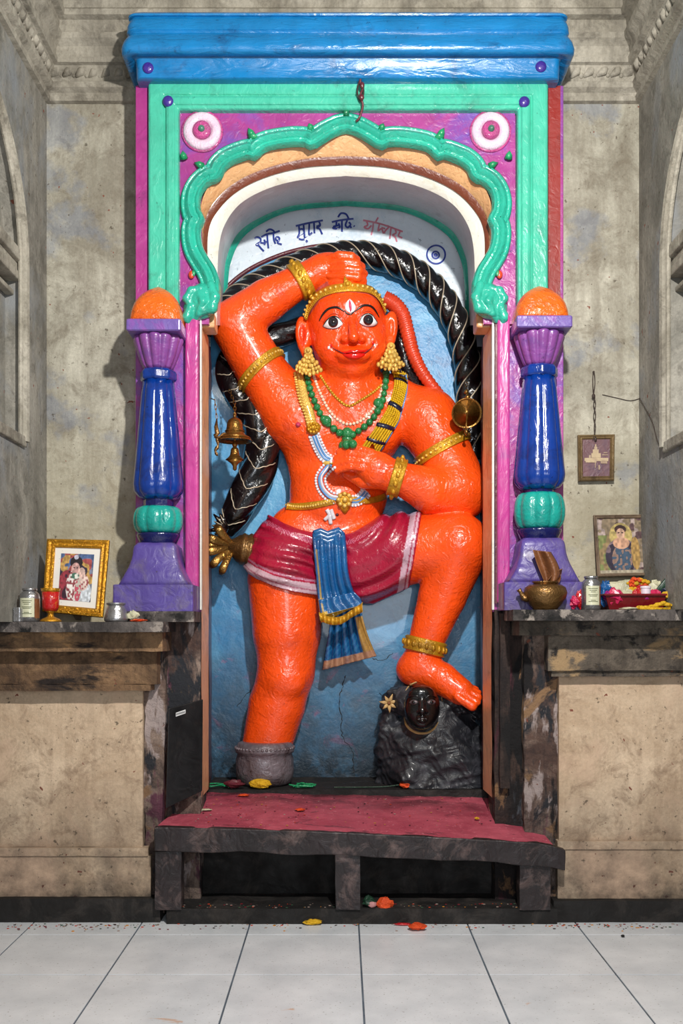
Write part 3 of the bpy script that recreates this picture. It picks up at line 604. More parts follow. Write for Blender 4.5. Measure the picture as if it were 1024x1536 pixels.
# ------------------------------------------------------------------ pillars
def sq(c, hw, hd, z, r=.02, n=4):
    out = []
    for qx, qy, a0 in ((1, 1, 0), (-1, 1, 1), (-1, -1, 2), (1, -1, 3)):
        for k in range(n):
            a = (a0 + k / (n - 1)) * PI / 2; out.append(Vector((c[0] + qx * (hw - r) + r * math.cos(a), c[1] + qy * (hd - r) + r * math.sin(a), z)))
    return out
def pillar(px, ys, hwk, label):
    D = 5.53; xc = (px - CX) / F * 5.40 * 1.0; xc = X(px, 5.40)
    r = thing('painted_pillar', label, 'pillar', (xc, D, ys['base'][1]), 'painted pillars beside the niche')
    s = lambda n: S(n, 5.40) * hwk
    c = (xc, D)
    def z(y): return Z(y, 5.40)
    # plinth
    m = MB(); m.rows([sq(c, s(60), .165, ys['base'][1], .01), sq(c, s(60), .165, z(ys['box']) - .004, .01), sq(c, s(58), .16, z(ys['box']), .01)], True, True); m.obj('plinth', M['violet'], r)
    m = MB(); rows = []
    for k in range(13):
        t = k / 12; w = 33 + (53 - 33) * (1 - math.sin(min(1, t * 1.0) * PI / 2)) ** 1.25
        if t > .9: w -= (t - .9) * 55
        rows.append(sq(c, s(w), min(.16, s(w) * .98), z(ys['box'] + (ys['bell'] - ys['box']) * t), .025))
    m.rows(rows, True, True); m.obj('bell_base', M['violet'], r, smooth=True)
    c3 = Vector((xc, D, 0))
    m = MB(); m.lathe(c3, [(s(24), z(ys['bell']) - .01), (s(28), z(ys['bell'])), (s(33), z(ys['disc'] + 4)), (s(33), z(ys['disc'] + 1)), (s(27), z(ys['disc']))], 32); m.obj('lower_ring', M['deep_navy'], r, smooth=True)
    m = MB(); lob = lambda a, h: 1 + .11 * abs(math.cos(4.5 * (a + .2))) ** .6 - .08
    pr = []
    zb_, zt_ = z(ys['disc'] + 1), z(ys['bulb'])
    for k in range(13):
        a = -PI / 2 + PI * k / 12; pr.append((s(22 + 15.5 * math.cos(a) ** .7) if abs(a) < 1.57 else s(22), (zb_ + zt_) / 2 + (zt_ - zb_) / 2 * math.sin(a)))
    m.lathe(c3, pr, 90, None, lob); m.obj('lotus_bulb', M['turquoise'], r, smooth=True)
    m = MB(); m.lathe(c3, [(s(23), zt_ - .03), (s(23), z(ys['neck'])), (s(28), z(ys['neck']) + .01)], 8); m.obj('neck', M['deep_navy'], r)
    # fluted tapering shaft
    m = MB(); lob = lambda a, h: 1 - .045 * (1 - abs(math.cos(4 * a))) + .02
    za, zb2 = z(ys['neck']), z(ys['ring'] + 18)
    pr = [(s(22), za), (s(30), za + .015), (s(36), za + .045), (s(37.5), za + .085)]
    for k in range(9):
        t = k / 8; pr.append((s(37.2 + (23.5 - 37.2) * t), za + .1 + (zb2 - za - .1) * t))
    m.lathe(c3, pr, 96, None, lambda a, h: 1 + .10 * (abs(math.cos(4 * (a + .39))) ** .5 - .7)); m.obj('shaft', M['cobalt'], r, smooth=True)
    m = MB(); zr = z(ys['ring'] + 18); m.lathe(c3, [(s(23), zr - .003), (s(27), zr), (s(28.5), zr + .012), (s(28.5), zr + .045), (s(26), zr + .06), (s(22), zr + .065)], 8, None, None); m.obj('upper_ring', M['cobalt'], r, bevel=.008)
    # lotus capital
    m = MB(); zt = z(ys['slab'] + 17); pr = []
    for k in range(11):
        t = k / 10; pr.append((s(19.5 + 18 * (t ** .75) - (2.5 if t > .95 else 0)), z(ys['ring'] + 1) + (zt - z(ys['ring'] + 1)) * t))
    m.lathe(c3, pr, 96, None, lambda a, h: 1 + .13 * (abs(math.cos(6 * a)) ** .6 - .5)); m.obj('lotus_capital', M['lotus'], r, smooth=True)
    m = MB(); zs0 = zt - .002; zs1 = z(ys['slab']); m.rows([sq(c, s(39), .148, zs0, .012), sq(c, s(41), .155, zs0 + .006, .012), sq(c, s(41), .155, zs1 - .006, .012), sq(c, s(40), .152, zs1, .012)], True, True); m.obj('capital_slab', M['lilac'], r)
    # ogee finial on a squarish base
    m = MB(); rows = []; H = z(ys['top']) - zs1
    for k in range(15):
        t = k / 14
        w = float(np.interp(t, [0, .2, .4, .55, .7, .8, .88, .95, 1], [38.5, 38.2, 36, 32.5, 26.5, 20.5, 14.0, 7.0, .6]))
        rr = s(w); rows.append(sq(c, rr, rr, zs1 + H * t, rr * (.35 + .5 * t), 5))
    m.rows(rows, True, True); m.obj('ogee_finial', M['amber'], r, smooth=True)
    return r
PZ = Z(917, 5.37); 
pl = pillar(231, dict(base=(0, LZ + .0), box=877, bell=813, disc=797, bulb=756, neck=746, ring=546, slab=480, top=418), 1.0, 'blue fluted pillar with orange ogee top left of the niche')
pr = pillar(815.5, dict(base=(0, RZ + .0), box=873, bell=806, disc=790, bulb=735, neck=731, ring=540, slab=475, top=417), 1.02, 'blue fluted pillar with orange ogee top right of the niche')
course('rear_block', X(176, 5.4), X(292, 5.4), 5.36, LZ + .001, Z(917, 5.365), M['ledge_top'], lt, amp=.002)
for o in bpy.data.objects:      # left plinth stands on the rear block
    if o.name == 'plinth': 
        zc = Z(917, 5.365)
        for v in o.data.vertices:
            if v.co.z < .02: v.co.z = zc - LZ + .001

# ------------------------------------------------------------------ niche floor and the low bench
NF = .645
m = slabbox(MB(), X(303, 5.9), X(735, 5.9), 5.98, BK, .02, NF); nf = rough(m.obj('niche_floor', M['soot_and_void'], shr), .006, 1)
m = slabbox(MB(), X(254, 5.5), X(830, 5.5), 5.41, 5.72, -.003, .085); tag(recentre(rough(m.obj('stone_sill', M['soot_and_void']), .006, 2), (0, 5.56, 0)), 'low sooty stone sill on the floor under the red bench', 'sill')
m = slabbox(MB(), X(250, 5.7), X(790, 5.7), 5.72, 5.97, -.003, .5); rough(m.obj('void_shade_block', M['soot_and_void'], shr), .01, 1)  # black block paints in the shade of the void below the bench
be = thing('low_bench', 'low bench with worn red top and grimy dark legs before the statue', 'bench', (0, 5.6, .08))
FD = 5.385
m = MB(); rows = []; n = 40
def edge(t): return P(233 + (836 - 233) * t, 1242 + 24 * t ** 1.5 + math.sin(t * 40) * .8, FD)
def redge(t): return P(299 + (762 - 299) * t, 1185 + 8 * t, 6.02) if t < 2 else None
top_rows, bot_rows = [], []
for j in range(13):
    u = j / 12
    row = []
    for k in range(n + 1):
        t = k / n; a, b = edge(t), redge(t)
        p = a.lerp(b, u); 
        if t > .9: p.z -= .03 * ((t - .9) / .1) ** 2 * (1 - u)
        p.z += .003 * math.sin(k * 1.7 + j); row.append(p)
    top_rows.append(row)
v = [p for r in top_rows for p in r]; nn = n + 1
f = [[i * nn + j, i * nn + j + 1, (i + 1) * nn + j + 1, (i + 1) * nn + j] for i in range(12) for j in range(n)]
N = len(v); v2 = [p + Vector((0, 0, -.02)) for p in v]; f2 = [[a + N for a in q[::-1]] for q in f]
bd = [k for k in range(nn)] + [i * nn + n for i in range(1, 13)] + [12 * nn + k for k in range(n - 1, -1, -1)] + [i * nn for i in range(11, 0, -1)]
f3 = [[bd[i], bd[(i + 1) % len(bd)], bd[(i + 1) % len(bd)] + N, bd[i] + N] for i in range(len(bd))]
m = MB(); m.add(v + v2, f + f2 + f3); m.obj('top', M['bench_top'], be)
m = MB(); rows = []
for k in range(31):
    t = k / 30; a = P(231 + (848 - 231) * t, 1240 + 26 * t ** 1.5, FD - .01); a.z -= .004; 
    if t > .92: a.z -= .03 * ((t - .92) / .08) ** 2
    h = .132 + .012 * math.sin(t * 23) * .3 - .01 * t; w = .003 * math.sin(k * 2.3)
    rows.append([a + Vector((0, w, 0)), a + Vector((0, .05, 0)), a + Vector((0, .05, -h)), a + Vector((0, w, -h + .004 * math.sin(k * 1.1)))])
m.rows(rows, True, True); rough(m.obj('apron', M['bench_dark'], be, bevel=.006), .005, 2)
for x0, x1, yb in ((233, 272, 1366), (503, 540, 1366), (779, 825, 1370)):
    m = slabbox(MB(), X(x0, FD + .02), X(x1, FD + .02), FD + .012, FD + .11, .082, Z(1284, FD) + .02, .08); rough(m.obj('leg', M['bench_dark'], be), .006, 2)
for x0, x1 in ((268, 290), (778, 800)):
    m = slabbox(MB(), X(x0, 5.9), X(x1, 5.9), 5.84, 5.92, .082, .52, .1); m.obj('rear_leg', M['bench_dark'], be)

# black board leaning at the left of the bench
m = MB(); q = [P(248, 1212, 5.46), P(302, 1186, 5.585), P(303, 1049, 5.60), P(252, 1063, 5.48)]
nrm = (q[1] - q[0]).cross(q[3] - q[0]).normalized()
m.add(q + [p + nrm * .012 for p in q], [[0, 1, 2, 3], [7, 6, 5, 4], [0, 4, 5, 1], [1, 5, 6, 2], [2, 6, 7, 3], [3, 7, 4, 0]])
bd_ = thing('black_board', 'narrow black board leaning in the corner left of the bench', 'board', q[0]); m.obj('panel', M['board'], bd_, bevel=.002)
def onb(u, v, off=-.003): return q[0].lerp(q[1], u).lerp(q[3].lerp(q[2], u), v) + nrm * off
sgn = -1 if nrm.y > 0 else 1
m = MB(); m.add([onb(.2, .90, .014 * sgn if sgn > 0 else -.002), onb(.48, .905, .014 * sgn if sgn > 0 else -.002), onb(.48, .945, .014 * sgn if sgn > 0 else -.002), onb(.2, .94, .014 * sgn if sgn > 0 else -.002)], [[0, 1, 2, 3]]); m.obj('small_label', M['white_print'], bd_)
m = MB()
for k in range(6):
    u = .215 + k * .043; m.tube([onb(u, .912, -.004 if sgn < 0 else .016), onb(u + .006, .934, -.004 if sgn < 0 else .016), onb(u + .024, .930, -.004 if sgn < 0 else .016), onb(u + .02, .914, -.004 if sgn < 0 else .016)], .0011, 4)
m.obj('label_print', M['board'], bd_)

# ------------------------------------------------------------------ things on the ledges
def lathe_thing(name, label, cat, px, D, base_z, group=None): return thing(name, label, cat, (X(px, D), D, base_z), group)
def prof_px(D, prof, base_py):      # radius px, row -> radius m, height over base
    return [(S(r, D), S(base_py - y, D)) for r, y in prof]
def cans(px, D, zb, yb, label, H, W, extra_label):
    t = thing('steel_bottle', label, 'bottle', (X(px, D), D, zb))
    k = W
    p = [(k * .86, yb), (k, yb - 2), (k, yb - H * .72), (k * .93, yb - H * .82), (k * .66, yb - H * .90), (k * .62, yb - H * .93)]
    m = MB(); m.lathe(Vector((X(px, D), D, zb)), prof_px(D, p, yb), 40); m.obj('body', M['steel'], t, smooth=True)
    m = MB(); m.lathe(Vector((X(px, D), D, zb)), prof_px(D, [(k * .72, yb - H * .925), (k * .74, yb - H * .94), (k * .74, yb - H * .985), (k * .5, yb - H)], yb), 32); m.obj('cap', M['steel'], t, smooth=True)
    def cyl(a0, a1, y0, y1, r, n=10): return [[Vector((X(px, D) + S(r, D) * math.sin(a0 + (a1 - a0) * j / n), D - S(r, D) * math.cos(a0 + (a1 - a0) * j / n), zb + S(yb - y, D))) for j in range(n + 1)] for y in (y0, y1)]
    m = MB(); m.rows(cyl(-.75, .75, yb - H * .14, yb - H * .70, k + .3)); la = m.obj('label', M['label_paper'], t, smooth=True)
    m = MB()
    for j, yy in enumerate((.62, .57, .52, .44, .40, .28, .24)):
        w = .5 - .12 * (j % 3); m.tube([Vector((X(px, D) + S(k + .4, D) * math.sin(a), D - S(k + .4, D) * math.cos(a), zb + S(H * yy, D))) for a in [(-w + 2 * w * i / 8) for i in range(9)]], .0016, 4)
    m.obj('print_lines', M['label_ink'], la)
    m = MB(); m.rows(cyl(.78, 1.5, yb - H * .12, yb - H * .68, k + .25)); m.obj('wrap', M['leaf_dry'], t, smooth=True)
    return t
# everything on the left ledge stands at its front strip
cans(44.5, 5.30, LZ, 932, 'steel bottle with pale label beside the gilt picture frame', 51, 15, 0)
t = thing('small_tin', 'small grey metal tin at the far left of the left ledge', 'tin', (-1.726, 5.26, LZ))
m = MB(); m.box(-1.752, -1.715, 5.235, 5.29, LZ, LZ + S(22, 5.26)); m.obj('body', M['steel'], t, bevel=.004)
m = MB(); m.add([Vector((-1.714, 5.238, LZ + .002)), Vector((-1.695, 5.27, LZ + .002)), Vector((-1.695, 5.27, LZ + S(21, 5.26))), Vector((-1.714, 5.238, LZ + S(19, 5.26)))], [[0, 1, 2, 3]]); m.obj('open_flap', M['steel'], t, solid=.002)
D = 5.30; c = Vector((X(76, D), D, LZ))
t = thing('goblet', 'red and gold goblet before the gilt picture frame', 'goblet', c)
m = MB(); m.lathe(c, prof_px(D, [(15.5, 932), (16, 930), (13, 927.5), (5, 924), (4, 920), (5.5, 918), (9, 915)], 932), 40); m.obj('foot', M['gilt'], t, smooth=True)
m = MB(); m.lathe(c, prof_px(D, [(9, 915.5), (12.2, 910), (12.6, 900), (13, 886)], 932), 40); m.obj('bowl', M['goblet_red'], t, smooth=True)
m = MB(); m.lathe(c, prof_px(D, [(13, 887), (14, 885), (14.5, 881.5), (13.6, 881.5), (12.4, 886), (11, 905), (.3, 906)], 932), 40); m.obj('rim', M['gilt'], t, smooth=True)
# gilt picture frame
def frame(name, label, corners, bw, mats, root_pt, depth, mount=0, fn=None, orn=False, back=.0):
    "corners: bottom left, bottom right, top right, top left"
    a, b, c, d = corners; n = (b - a).cross(d - a).normalized(); 
    if n.y > 0: n = -n
    t = thing(name, label, 'picture', root_pt)
    at = lambda u, v, o=0: (a.lerp(b, u)).lerp(d.lerp(c, u), v) + n * o
    W = (b - a).length; H = (d - a).length; uw, vw = bw / W, bw / H
    m = MB(); pro = [(0, 0), (0, depth), (.25, depth * 1.25), (.55, depth * .85), (.8, depth * 1.0), (1, depth * .6), (1, 0)]
    rows = []
    for o, h in pro: rows.append([at(uw * o, vw * o, h), at(1 - uw * o, vw * o, h), at(1 - uw * o, 1 - vw * o, h), at(uw * o, 1 - vw * o, h)])
    m.rows(rows, True); m.add([at(0, 0, 0), at(1, 0, 0), at(1, 1, 0), at(0, 1, 0)], [[0, 1, 2, 3]])
    if orn:
        for e0, e1, cnt in (((.0, .0), (1, 0), 26), ((0, 1), (1, 1), 26), ((0, 0), (0, 1), 34), ((1, 0), (1, 1), 34)):
            for k in range(cnt):
                s = (k + .5) / cnt; u = e0[0] + (e1[0] - e0[0]) * s; v = e0[1] + (e1[1] - e0[1]) * s
                u = min(max(u, uw * .3), 1 - uw * .3); v = min(max(v, vw * .3), 1 - vw * .3); m.ball(at(u, v, depth * 1.1), W / cnt * .36, 6, 4)
    m.obj('frame', mats, t, smooth=False)
    if mount:
        m = MB(); m.add([at(uw, vw, .004), at(1 - uw, vw, .004), at(1 - uw, 1 - vw, .004), at(uw, 1 - vw, .004)], [[0, 1, 2, 3]]); m.obj('mount', M['mount'], t)
    pu, pv = uw + mount / W, vw + mount / H; nx, ny = 90, 130; vs, fs, cs = [], [], []
    for j in range(ny + 1):
        for i in range(nx + 1):
            u, v = i / nx, j / ny; vs.append(at(pu + (1 - 2 * pu) * u, pv + (1 - 2 * pv) * v, .006)); cs.append(rgb(*fn(u, v)))
    for j in range(ny):
        for i in range(nx): k = j * (nx + 1) + i; fs.append([k, k + 1, k + nx + 2, k + nx + 1])
    m = MB(); m.v, m.f, m.c = vs, fs, cs; m.obj('print', M['picture'], t)
    if back:
        m = MB(); m.add([at(.4, .1, -.002), at(.6, .1, -.002), at(.6, .7, -.002), at(.4, .7, -.002), at(.45, -.0, -.12), at(.55, 0, -.12)], [[0, 1, 5, 4], [4, 5, 2, 3]]); m.obj('stand', M['old_wood'], t)
    return t
def vn(u, v, s, seed=0):
    u, v = u * s + seed * 3.1, v * s + seed * 5.7; i, j = math.floor(u), math.floor(v); fu, fv = u - i, v - j; fu = fu * fu * (3 - 2 * fu); fv = fv * fv * (3 - 2 * fv)
    h = lambda a, b: (math.sin(a * 127.1 + b * 311.7 + seed * 17.3) * 43758.5453) % 1
    return (h(i, j) * (1 - fu) + h(i + 1, j) * fu) * (1 - fv) + (h(i, j + 1) * (1 - fu) + h(i + 1, j + 1) * fu) * fv
def el(u, v, cu, cv, ru, rv): return ((u - cu) / ru) ** 2 + ((v - cv) / rv) ** 2 < 1
def pic_left(u, v):
    a = vn(u, v, 5, 1); b = vn(u, v, 9, 2); k = vn(u, v, 22, 3)
    c = (40, 34, 60) if a < .35 else ((206, 150, 60) if a < .55 else ((178, 60, 60) if b < .5 else (110, 120, 150)))
    if v > .72 and b > .55: c = (60, 90, 150)
    if el(u, v, .22, .30, .26, .34): c = (168, 34, 52) if b > .35 else (60, 20, 44)
    if el(u, v, .45, .30, .24, .36): c = (222, 210, 204) if k > .45 else (182, 60, 72)
    if el(u, v, .78, .16, .22, .26): c = (206, 216, 226)
    if el(u, v, .70, .40, .20, .18): c = (224, 190, 176) if k > .35 else (200, 60, 80)
    if el(u, v, .58, .22, .10, .24): c = (206, 60, 84) if k > .4 else (230, 220, 200)
    if el(u, v, .48, .82, .19, .13): c = (34, 22, 30)
    if el(u, v, .47, .68, .13, .13): c = (226, 158, 150)
    if el(u, v, .66, .60, .11, .11): c = (236, 186, 170)
    if el(u, v, .47, .52, .13, .07): c = (214, 214, 200) if k > .4 else (70, 140, 110)
    if el(u, v, .43, .70, .03, .012) or el(u, v, .52, .70, .03, .012): c = (60, 30, 40)
    if el(u, v, .47, .93, .07, .05) : c = (196, 196, 220)
    f = .7 + .4 * k; g_ = sum(c) / 3; return tuple(min(255, (x * .75 + g_ * .25) * f + 12) for x in c)
def pic_right(u, v):
    a = vn(u, v, 6, 4); b = vn(u, v, 11, 5); k = vn(u, v, 24, 6)
    c = (92, 60, 62) if a < .4 else ((140, 116, 84) if b < .6 else (176, 150, 140))
    if u < .25 and v < .7: c = (120, 130, 60) if b > .5 else (150, 120, 70)
    if el(u, v, .5, .68, .25, .24): c = (196, 166, 80)
    if el(u, v, .5, .30, .36, .34): c = (44, 34, 58) if b > .4 else (130, 100, 110)
    if el(u, v, .80, .36, .10, .30): c = (190, 140, 60)
    if el(u, v, .5, .26, .22, .26): c = (50, 76, 104) if k > .45 else (176, 130, 110)
    if el(u, v, .5, .55, .18, .11): c = (216, 150, 110)
    if el(u, v, .5, .80, .13, .08): c = (60, 30, 30)
    if el(u, v, .5, .72, .095, .10): c = (214, 158, 122)
    if el(u, v, .46, .74, .025, .012) or el(u, v, .54, .74, .025, .012): c = (50, 26, 26)
    if v < .06: c = (176, 160, 130)
    f = .7 + .4 * k; g_ = sum(c) / 3; return tuple(min(255, (x * .75 + g_ * .25) * f + 12) for x in c)
D0, D1 = 5.50, 5.60
frame('gilt_picture_frame', 'gilt framed picture of two embracing figures standing on the left ledge', [P(65, 918, D0), P(155, 927, D0), P(165, 812, D1), P(72, 810, D1)], S(12, 5.5), M['gilt'], (X(112, 5.5), 5.5, LZ), .022, S(9, 5.5), pic_left, True, .1)
bpy.data.objects['gilt_picture_frame'].location.z += 0
# steel pot
D = 5.29; c = Vector((X(174, D), D, LZ))
t = thing('steel_pot', 'small steel pot right of the gilt picture frame', 'pot', c)
m = MB(); m.lathe(c, prof_px(D, [(15, 932), (17.5, 930), (17.5, 926), (15, 914), (12.5, 909), (12, 906)], 932), 36); m.obj('body', M['steel'], t, smooth=True)
m = MB(); m.lathe(c, prof_px(D, [(12.2, 907), (14.5, 905), (14.5, 903.5), (12.5, 903), (11, 907), (8, 925), (.3, 926)], 932), 36); m.obj('rim', M['steel'], t, smooth=True)
def crumple(name, label, cat, c, r, mat, sc=(1, 1, .5), n=9, mm=6, amp=.35, group=None, seed=1):
    rr = random.Random(seed); m = MB(); m.ball((0, 0, 0), 1, n, mm)
    lo = 9
    out = []
    for v in m.v:
        k = 1 + rr.uniform(-amp, amp); out.append(Vector((v.x * sc[0] * k, v.y * sc[1] * k, v.z * sc[2] * (1 + rr.uniform(-amp, amp)))) * r)
    lo = min(v.z for v in out); m.v = [v + Vector(c) - Vector((0, 0, lo)) for v in out]
    o = m.obj(name, mat); recentre(o, c); return tag(o, label, cat, group)
crumple('red_packet_scrap', 'flat torn red scrap beside the steel pot on the left ledge', 'scrap', (X(208, 5.27), 5.27, LZ), S(12, 5.4), M['marigold'], (1, .5, .16), seed=3)
crumple('paper_scrap', 'crumpled pale paper scrap behind the red scrap on left ledge', 'paper', (X(199, 5.31), 5.31, LZ), S(8, 5.4), M['pale_scrap'], (1, .5, .9), seed=4)
# right ledge: brass pot with spout and folded leaf
D = 5.44; c = Vector((X(819, 5.29), 5.315, RZ)); D = 5.29
t = thing('brass_pot', 'round brass pot with short spout before the right pillar', 'pot', c)
m = MB(); m.lathe(c, prof_px(D, [(18, 913), (19, 910), (24, 905), (31, 895), (33, 887), (30.5, 879), (24, 875), (17, 874.5)], 913), 48, yr=.82); m.obj('body', M['bronze'], t, smooth=True)
m = MB(); m.lathe(c, prof_px(D, [(17.5, 875.5), (17, 873), (20, 871.5), (20, 870), (16, 870), (15, 876), (14, 890), (.3, 890)], 913), 40, yr=.82); m.obj('rim', M['bronze'], t, smooth=True)
m = MB(); b0 = c + Vector((-S(27, D), -.01, S(17, D))); m.tube([b0, b0 + Vector((-S(6, D), 0, S(1, D))), b0 + Vector((-S(11, D), 0, S(10, D))), b0 + Vector((-S(13.5, D), 0, S(14, D)))], [.022, .018, .010, .014], 12); m.obj('spout', M['bronze'], t, smooth=True)
def leafsurf(pts_l, pts_r, folds, amp, n=24, w=16, ph=0, D=5.3, th=.003):
    L, R = spline(pts_l, 8), spline(pts_r, 8); rows = []
    for i in range(n + 1):
        a = lerp_list(L, i / n); b = lerp_list(R, i / n); row = []
        for j in range(w + 1):
            s = j / w; p = a.lerp(b, s); row.append(P(p.x, p.y, p.z + amp * math.sin(s * folds * PI + ph) ) if p.z else P(p.x, p.y, D + amp * math.sin(s * folds * PI + ph)))
        rows.append(row)
    return rows
m = MB()
m.rows(leafsurf([(799, 825), (806, 848), (816, 872)], [(826, 828), (836, 846), (840, 862), (833, 876)], 2.0, .035, D=5.32))
m.rows(leafsurf([(843, 853), (836, 856), (828, 862), (822, 870)], [(840, 870), (836, 876), (828, 877), (822, 874)], 1, .03, D=5.30))
o = m.obj('folded_leaf', M['leaf_dry'], None, smooth=True, solid=.003); recentre(o, (X(820, 5.31), 5.31, RZ + .14)); tag(o, 'dry brown folded leaf standing in the mouth of the brass pot', 'leaf')
# hold the picture-plane rings of the right side
cans(886, 5.30, RZ, 912, 'steel bottle with pale label beside the maroon tray', 51, 14, 0)
crumple('foil_wrapper', 'red foil wrapper behind the steel bottle beside the right pillar base', 'wrapper', (X(869, 5.36), 5.345, RZ + .001), S(8, 5.4), M['red_scrap'], (1, .6, 1.5), seed=9)
crumple('pink_flower', 'small pink flower between the brass pot and steel bottle', 'flower', (X(861, 5.28), 5.28, RZ + .001), S(7, 5.5), M['pink_scrap'], (1, .9, 1.2), seed=10)
# tray
t = thing('plastic_tray', 'maroon plastic tray heaped with offerings on the right ledge', 'tray', (X(966, 5.5), 5.5, RZ))
def traybox(z0, z1, i0, i1):
    a0, a1 = X(912, 5.30), XR - .030; y0, y1 = 5.31, 5.53
    lo = [Vector((a0 + .012 + i0, y0 + .012 + i0, z0)), Vector((a1 - i0, y0 + .012 + i0, z0)), Vector((a1 - i0, y1 - .012 - i0, z0)), Vector((a0 + .012 + i0, y1 - .012 - i0, z0))]
    hi = [Vector((a0 - .02 + i1, y0 - .012 + i1, z1)), Vector((a1 + .012 - i1, y0 - .012 + i1, z1)), Vector((a1 + .012 - i1, y1 - i1, z1)), Vector((a0 - .02 + i1, y1 - i1, z1))]
    return lo, hi
th = S(24, 5.4)
m = MB(); lo, hi = traybox(RZ + .001, RZ + th, 0, 0); li, hi2 = traybox(RZ + .008, RZ + th, .004, .006)
hm = [p + Vector((0, 0, 0)) for p in hi]; hl = [(p - Vector((X(966, 5.5), 5.5, 0))) for p in hi]
rim = [Vector((X(966, 5.5) + q.x * 1.02, 5.5 + q.y * 1.05, RZ + th)) for q in hl]; rim2 = [r_ + Vector((0, 0, -.012)) for r_ in rim]
m.rows([lo, hi, rim2, rim, hi2, li], True, True); m.obj('tray_body', M['tray_red'], t, bevel=.003)
tz = RZ + .010
OFF = [('foil_packet', 'crumpled blue foil packet at the left end of the tray', 'packet', 909, 5.47, 0, 12, 'blue_scrap', (1, .8, 1.5), 31), ('wrapped_packet', 'crumpled bright pink packet at the front left of the tray', 'packet', 921, 5.42, 0, 12, 'pink_scrap', (1.1, .7, 1.1), 32),
       ('foil_packet', 'small purple foil packet spilling over the tray left edge', 'packet', 911, 5.42, .035, 7, 'purple_plastic', (1, .9, 1), 33), ('paper_packet', 'pale crumpled packet behind the pink packet in the tray', 'packet', 938, 5.46, .03, 10, 'pale_scrap', (1.2, .8, 1), 34),
       ('wrapped_packet', 'pink packet right of the white jar in the tray', 'packet', 982, 5.43, .02, 9, 'pink_scrap', (1.2, .7, 1.1), 35), ('wrapped_packet', 'dark red packet left of the white jar in the tray', 'packet', 955, 5.43, .02, 8, 'red_scrap', (1, .7, 1.3), 36),
       ('flower_heap', 'pale yellow flower heap in the middle of the tray', 'flowers', 949, 5.50, .04, 11, 'yellow_petal', (1.4, .8, .9), 37), ('leaf_piece', 'yellow green leaf piece at the right end of the tray', 'leaf', 1010, 5.44, .045, 13, 'yellow_petal', (1.6, .6, .5), 38),
       ('paper_packet', 'pale crumpled wrapper behind the marigold heap', 'packet', 985, 5.56, .04, 14, 'pale_scrap', (1.3, .6, 1.0), 39), ('dark_packet', 'dark crumpled packet near the right end of the tray', 'packet', 994, 5.48, .03, 11, 'navy', (1.2, .7, 1.1), 40)]
for nm, lb, ct, px, DD, up, r, mt, sc, sd in OFF: crumple(nm, lb, ct, (X(px, DD - .09), DD - .09, tz + up), S(r, DD) * .95, M[mt], sc, 11, 8, .28, None, sd)
D = 5.33; c = Vector((X(968, D), D, tz + .045)); t = thing('lidded_jar', 'small white lidded jar with purple base standing in the tray', 'jar', c)
m = MB(); m.lathe(c, [(.022, 0), (.027, .004), (.027, .028)], 28); m.obj('jar_base', M['purple_plastic'], t, smooth=True)
m = MB(); m.lathe(c, [(.026, .028), (.026, .062), (.029, .063), (.029, .074), (.02, .076)], 28); m.obj('lid', M['white_plastic'], t, bevel=.001)
# marigold heap on a pot
c = Vector((X(957, 5.44), 5.44, tz)); o_ = thing('marigold_bunch', 'bunch of orange marigold flowers rising behind the tray contents', 'flowers', c)
m = MB(); m.lathe(c, [(.03, 0), (.042, .03), (.048, .13)], 24); m.obj('holder', M['red_scrap'], o_, smooth=True)
m1, m2 = MB(), MB()
for k in range(46):
    a = rnd.uniform(0, 2 * PI); rr = .058 * math.sqrt(rnd.random()); mm = m1 if rnd.random() < .6 else m2
    mm.ball(c + Vector((rr * math.cos(a), rr * math.sin(a) * .8, .125 + rnd.uniform(0, .06) * (1 - rr / .08))), rnd.uniform(.010, .016), 7, 5, (1, 1, .8))
m1.obj('orange_petals', M['marigold'], o_); m2.obj('golden_petals', M['yellow_petal'], o_)
# dark dried leaves
for k, (a, b, lb) in enumerate((((985, 878), (1010, 852), 'dark curled dry leaf behind the tray, nearer the marigolds'), ((996, 886), (1020, 858), 'dark curled dry leaf rising at the right end of the tray'))):
    m = MB(); pts = [P(a[0], a[1] + 8, 5.38), P((a[0] + b[0]) / 2, a[1] - 2, 5.38), P(b[0], b[1], 5.38)]; q_ = spline(pts, 6)
    m.tube(q_, [S(5.5, 5.5) * math.sin(PI * (.12 + .86 * i / (len(q_) - 1))) + .001 for i in range(len(q_))], 8, flat=.25); o = m.obj('dried_leaf', M['leaf_green'], smooth=True); recentre(o, pts[0]); tag(o, lb, 'leaf')
m = MB()
for k in range(16): m.ball((X(958 + k * 3.0, 5.27), 5.262 + rnd.uniform(-.004, .006), RZ + .010 + rnd.uniform(0, .006) + .022 * math.exp(-((k - 12) / 4) ** 2)), .0125, 8, 5, (1.5, 1, .9))
m.box(X(958, 5.27), X(1004, 5.27), 5.25, 5.275, RZ + .0005, RZ + .012); o = m.obj('yellow_garland_piece', M['yellow_petal'], smooth=True); recentre(o, (X(980, 5.26), 5.26, RZ)); tag(o, 'short yellow flower garland piece lying before the maroon tray', 'garland')
crumple('paper_scrap', 'small pale paper scrap lying before the maroon tray', 'paper', (X(943, 5.26), 5.26, RZ), S(9, 5.4), M['pale_scrap'], (1.4, .5, .18), seed=41)
frame('wood_framed_picture', 'weathered wood framed picture of a seated figure leaning on the wall', [P(895, 866, 5.76), P(974, 864, 5.76), P(967, 773, 5.83), P(889, 774, 5.83)], S(5, 5.8), M['old_wood'], (X(932, 5.8), 5.8, RZ), .018, 0, pic_right)
bk_ = crumple('paper_bundle', 'pale paper bundle propping up the wood framed picture', 'bundle', (X(938, 5.66), 5.68, RZ), .1, M['pale_scrap'], (1.5, .35, .85), 14, 10, .12, None, 42)
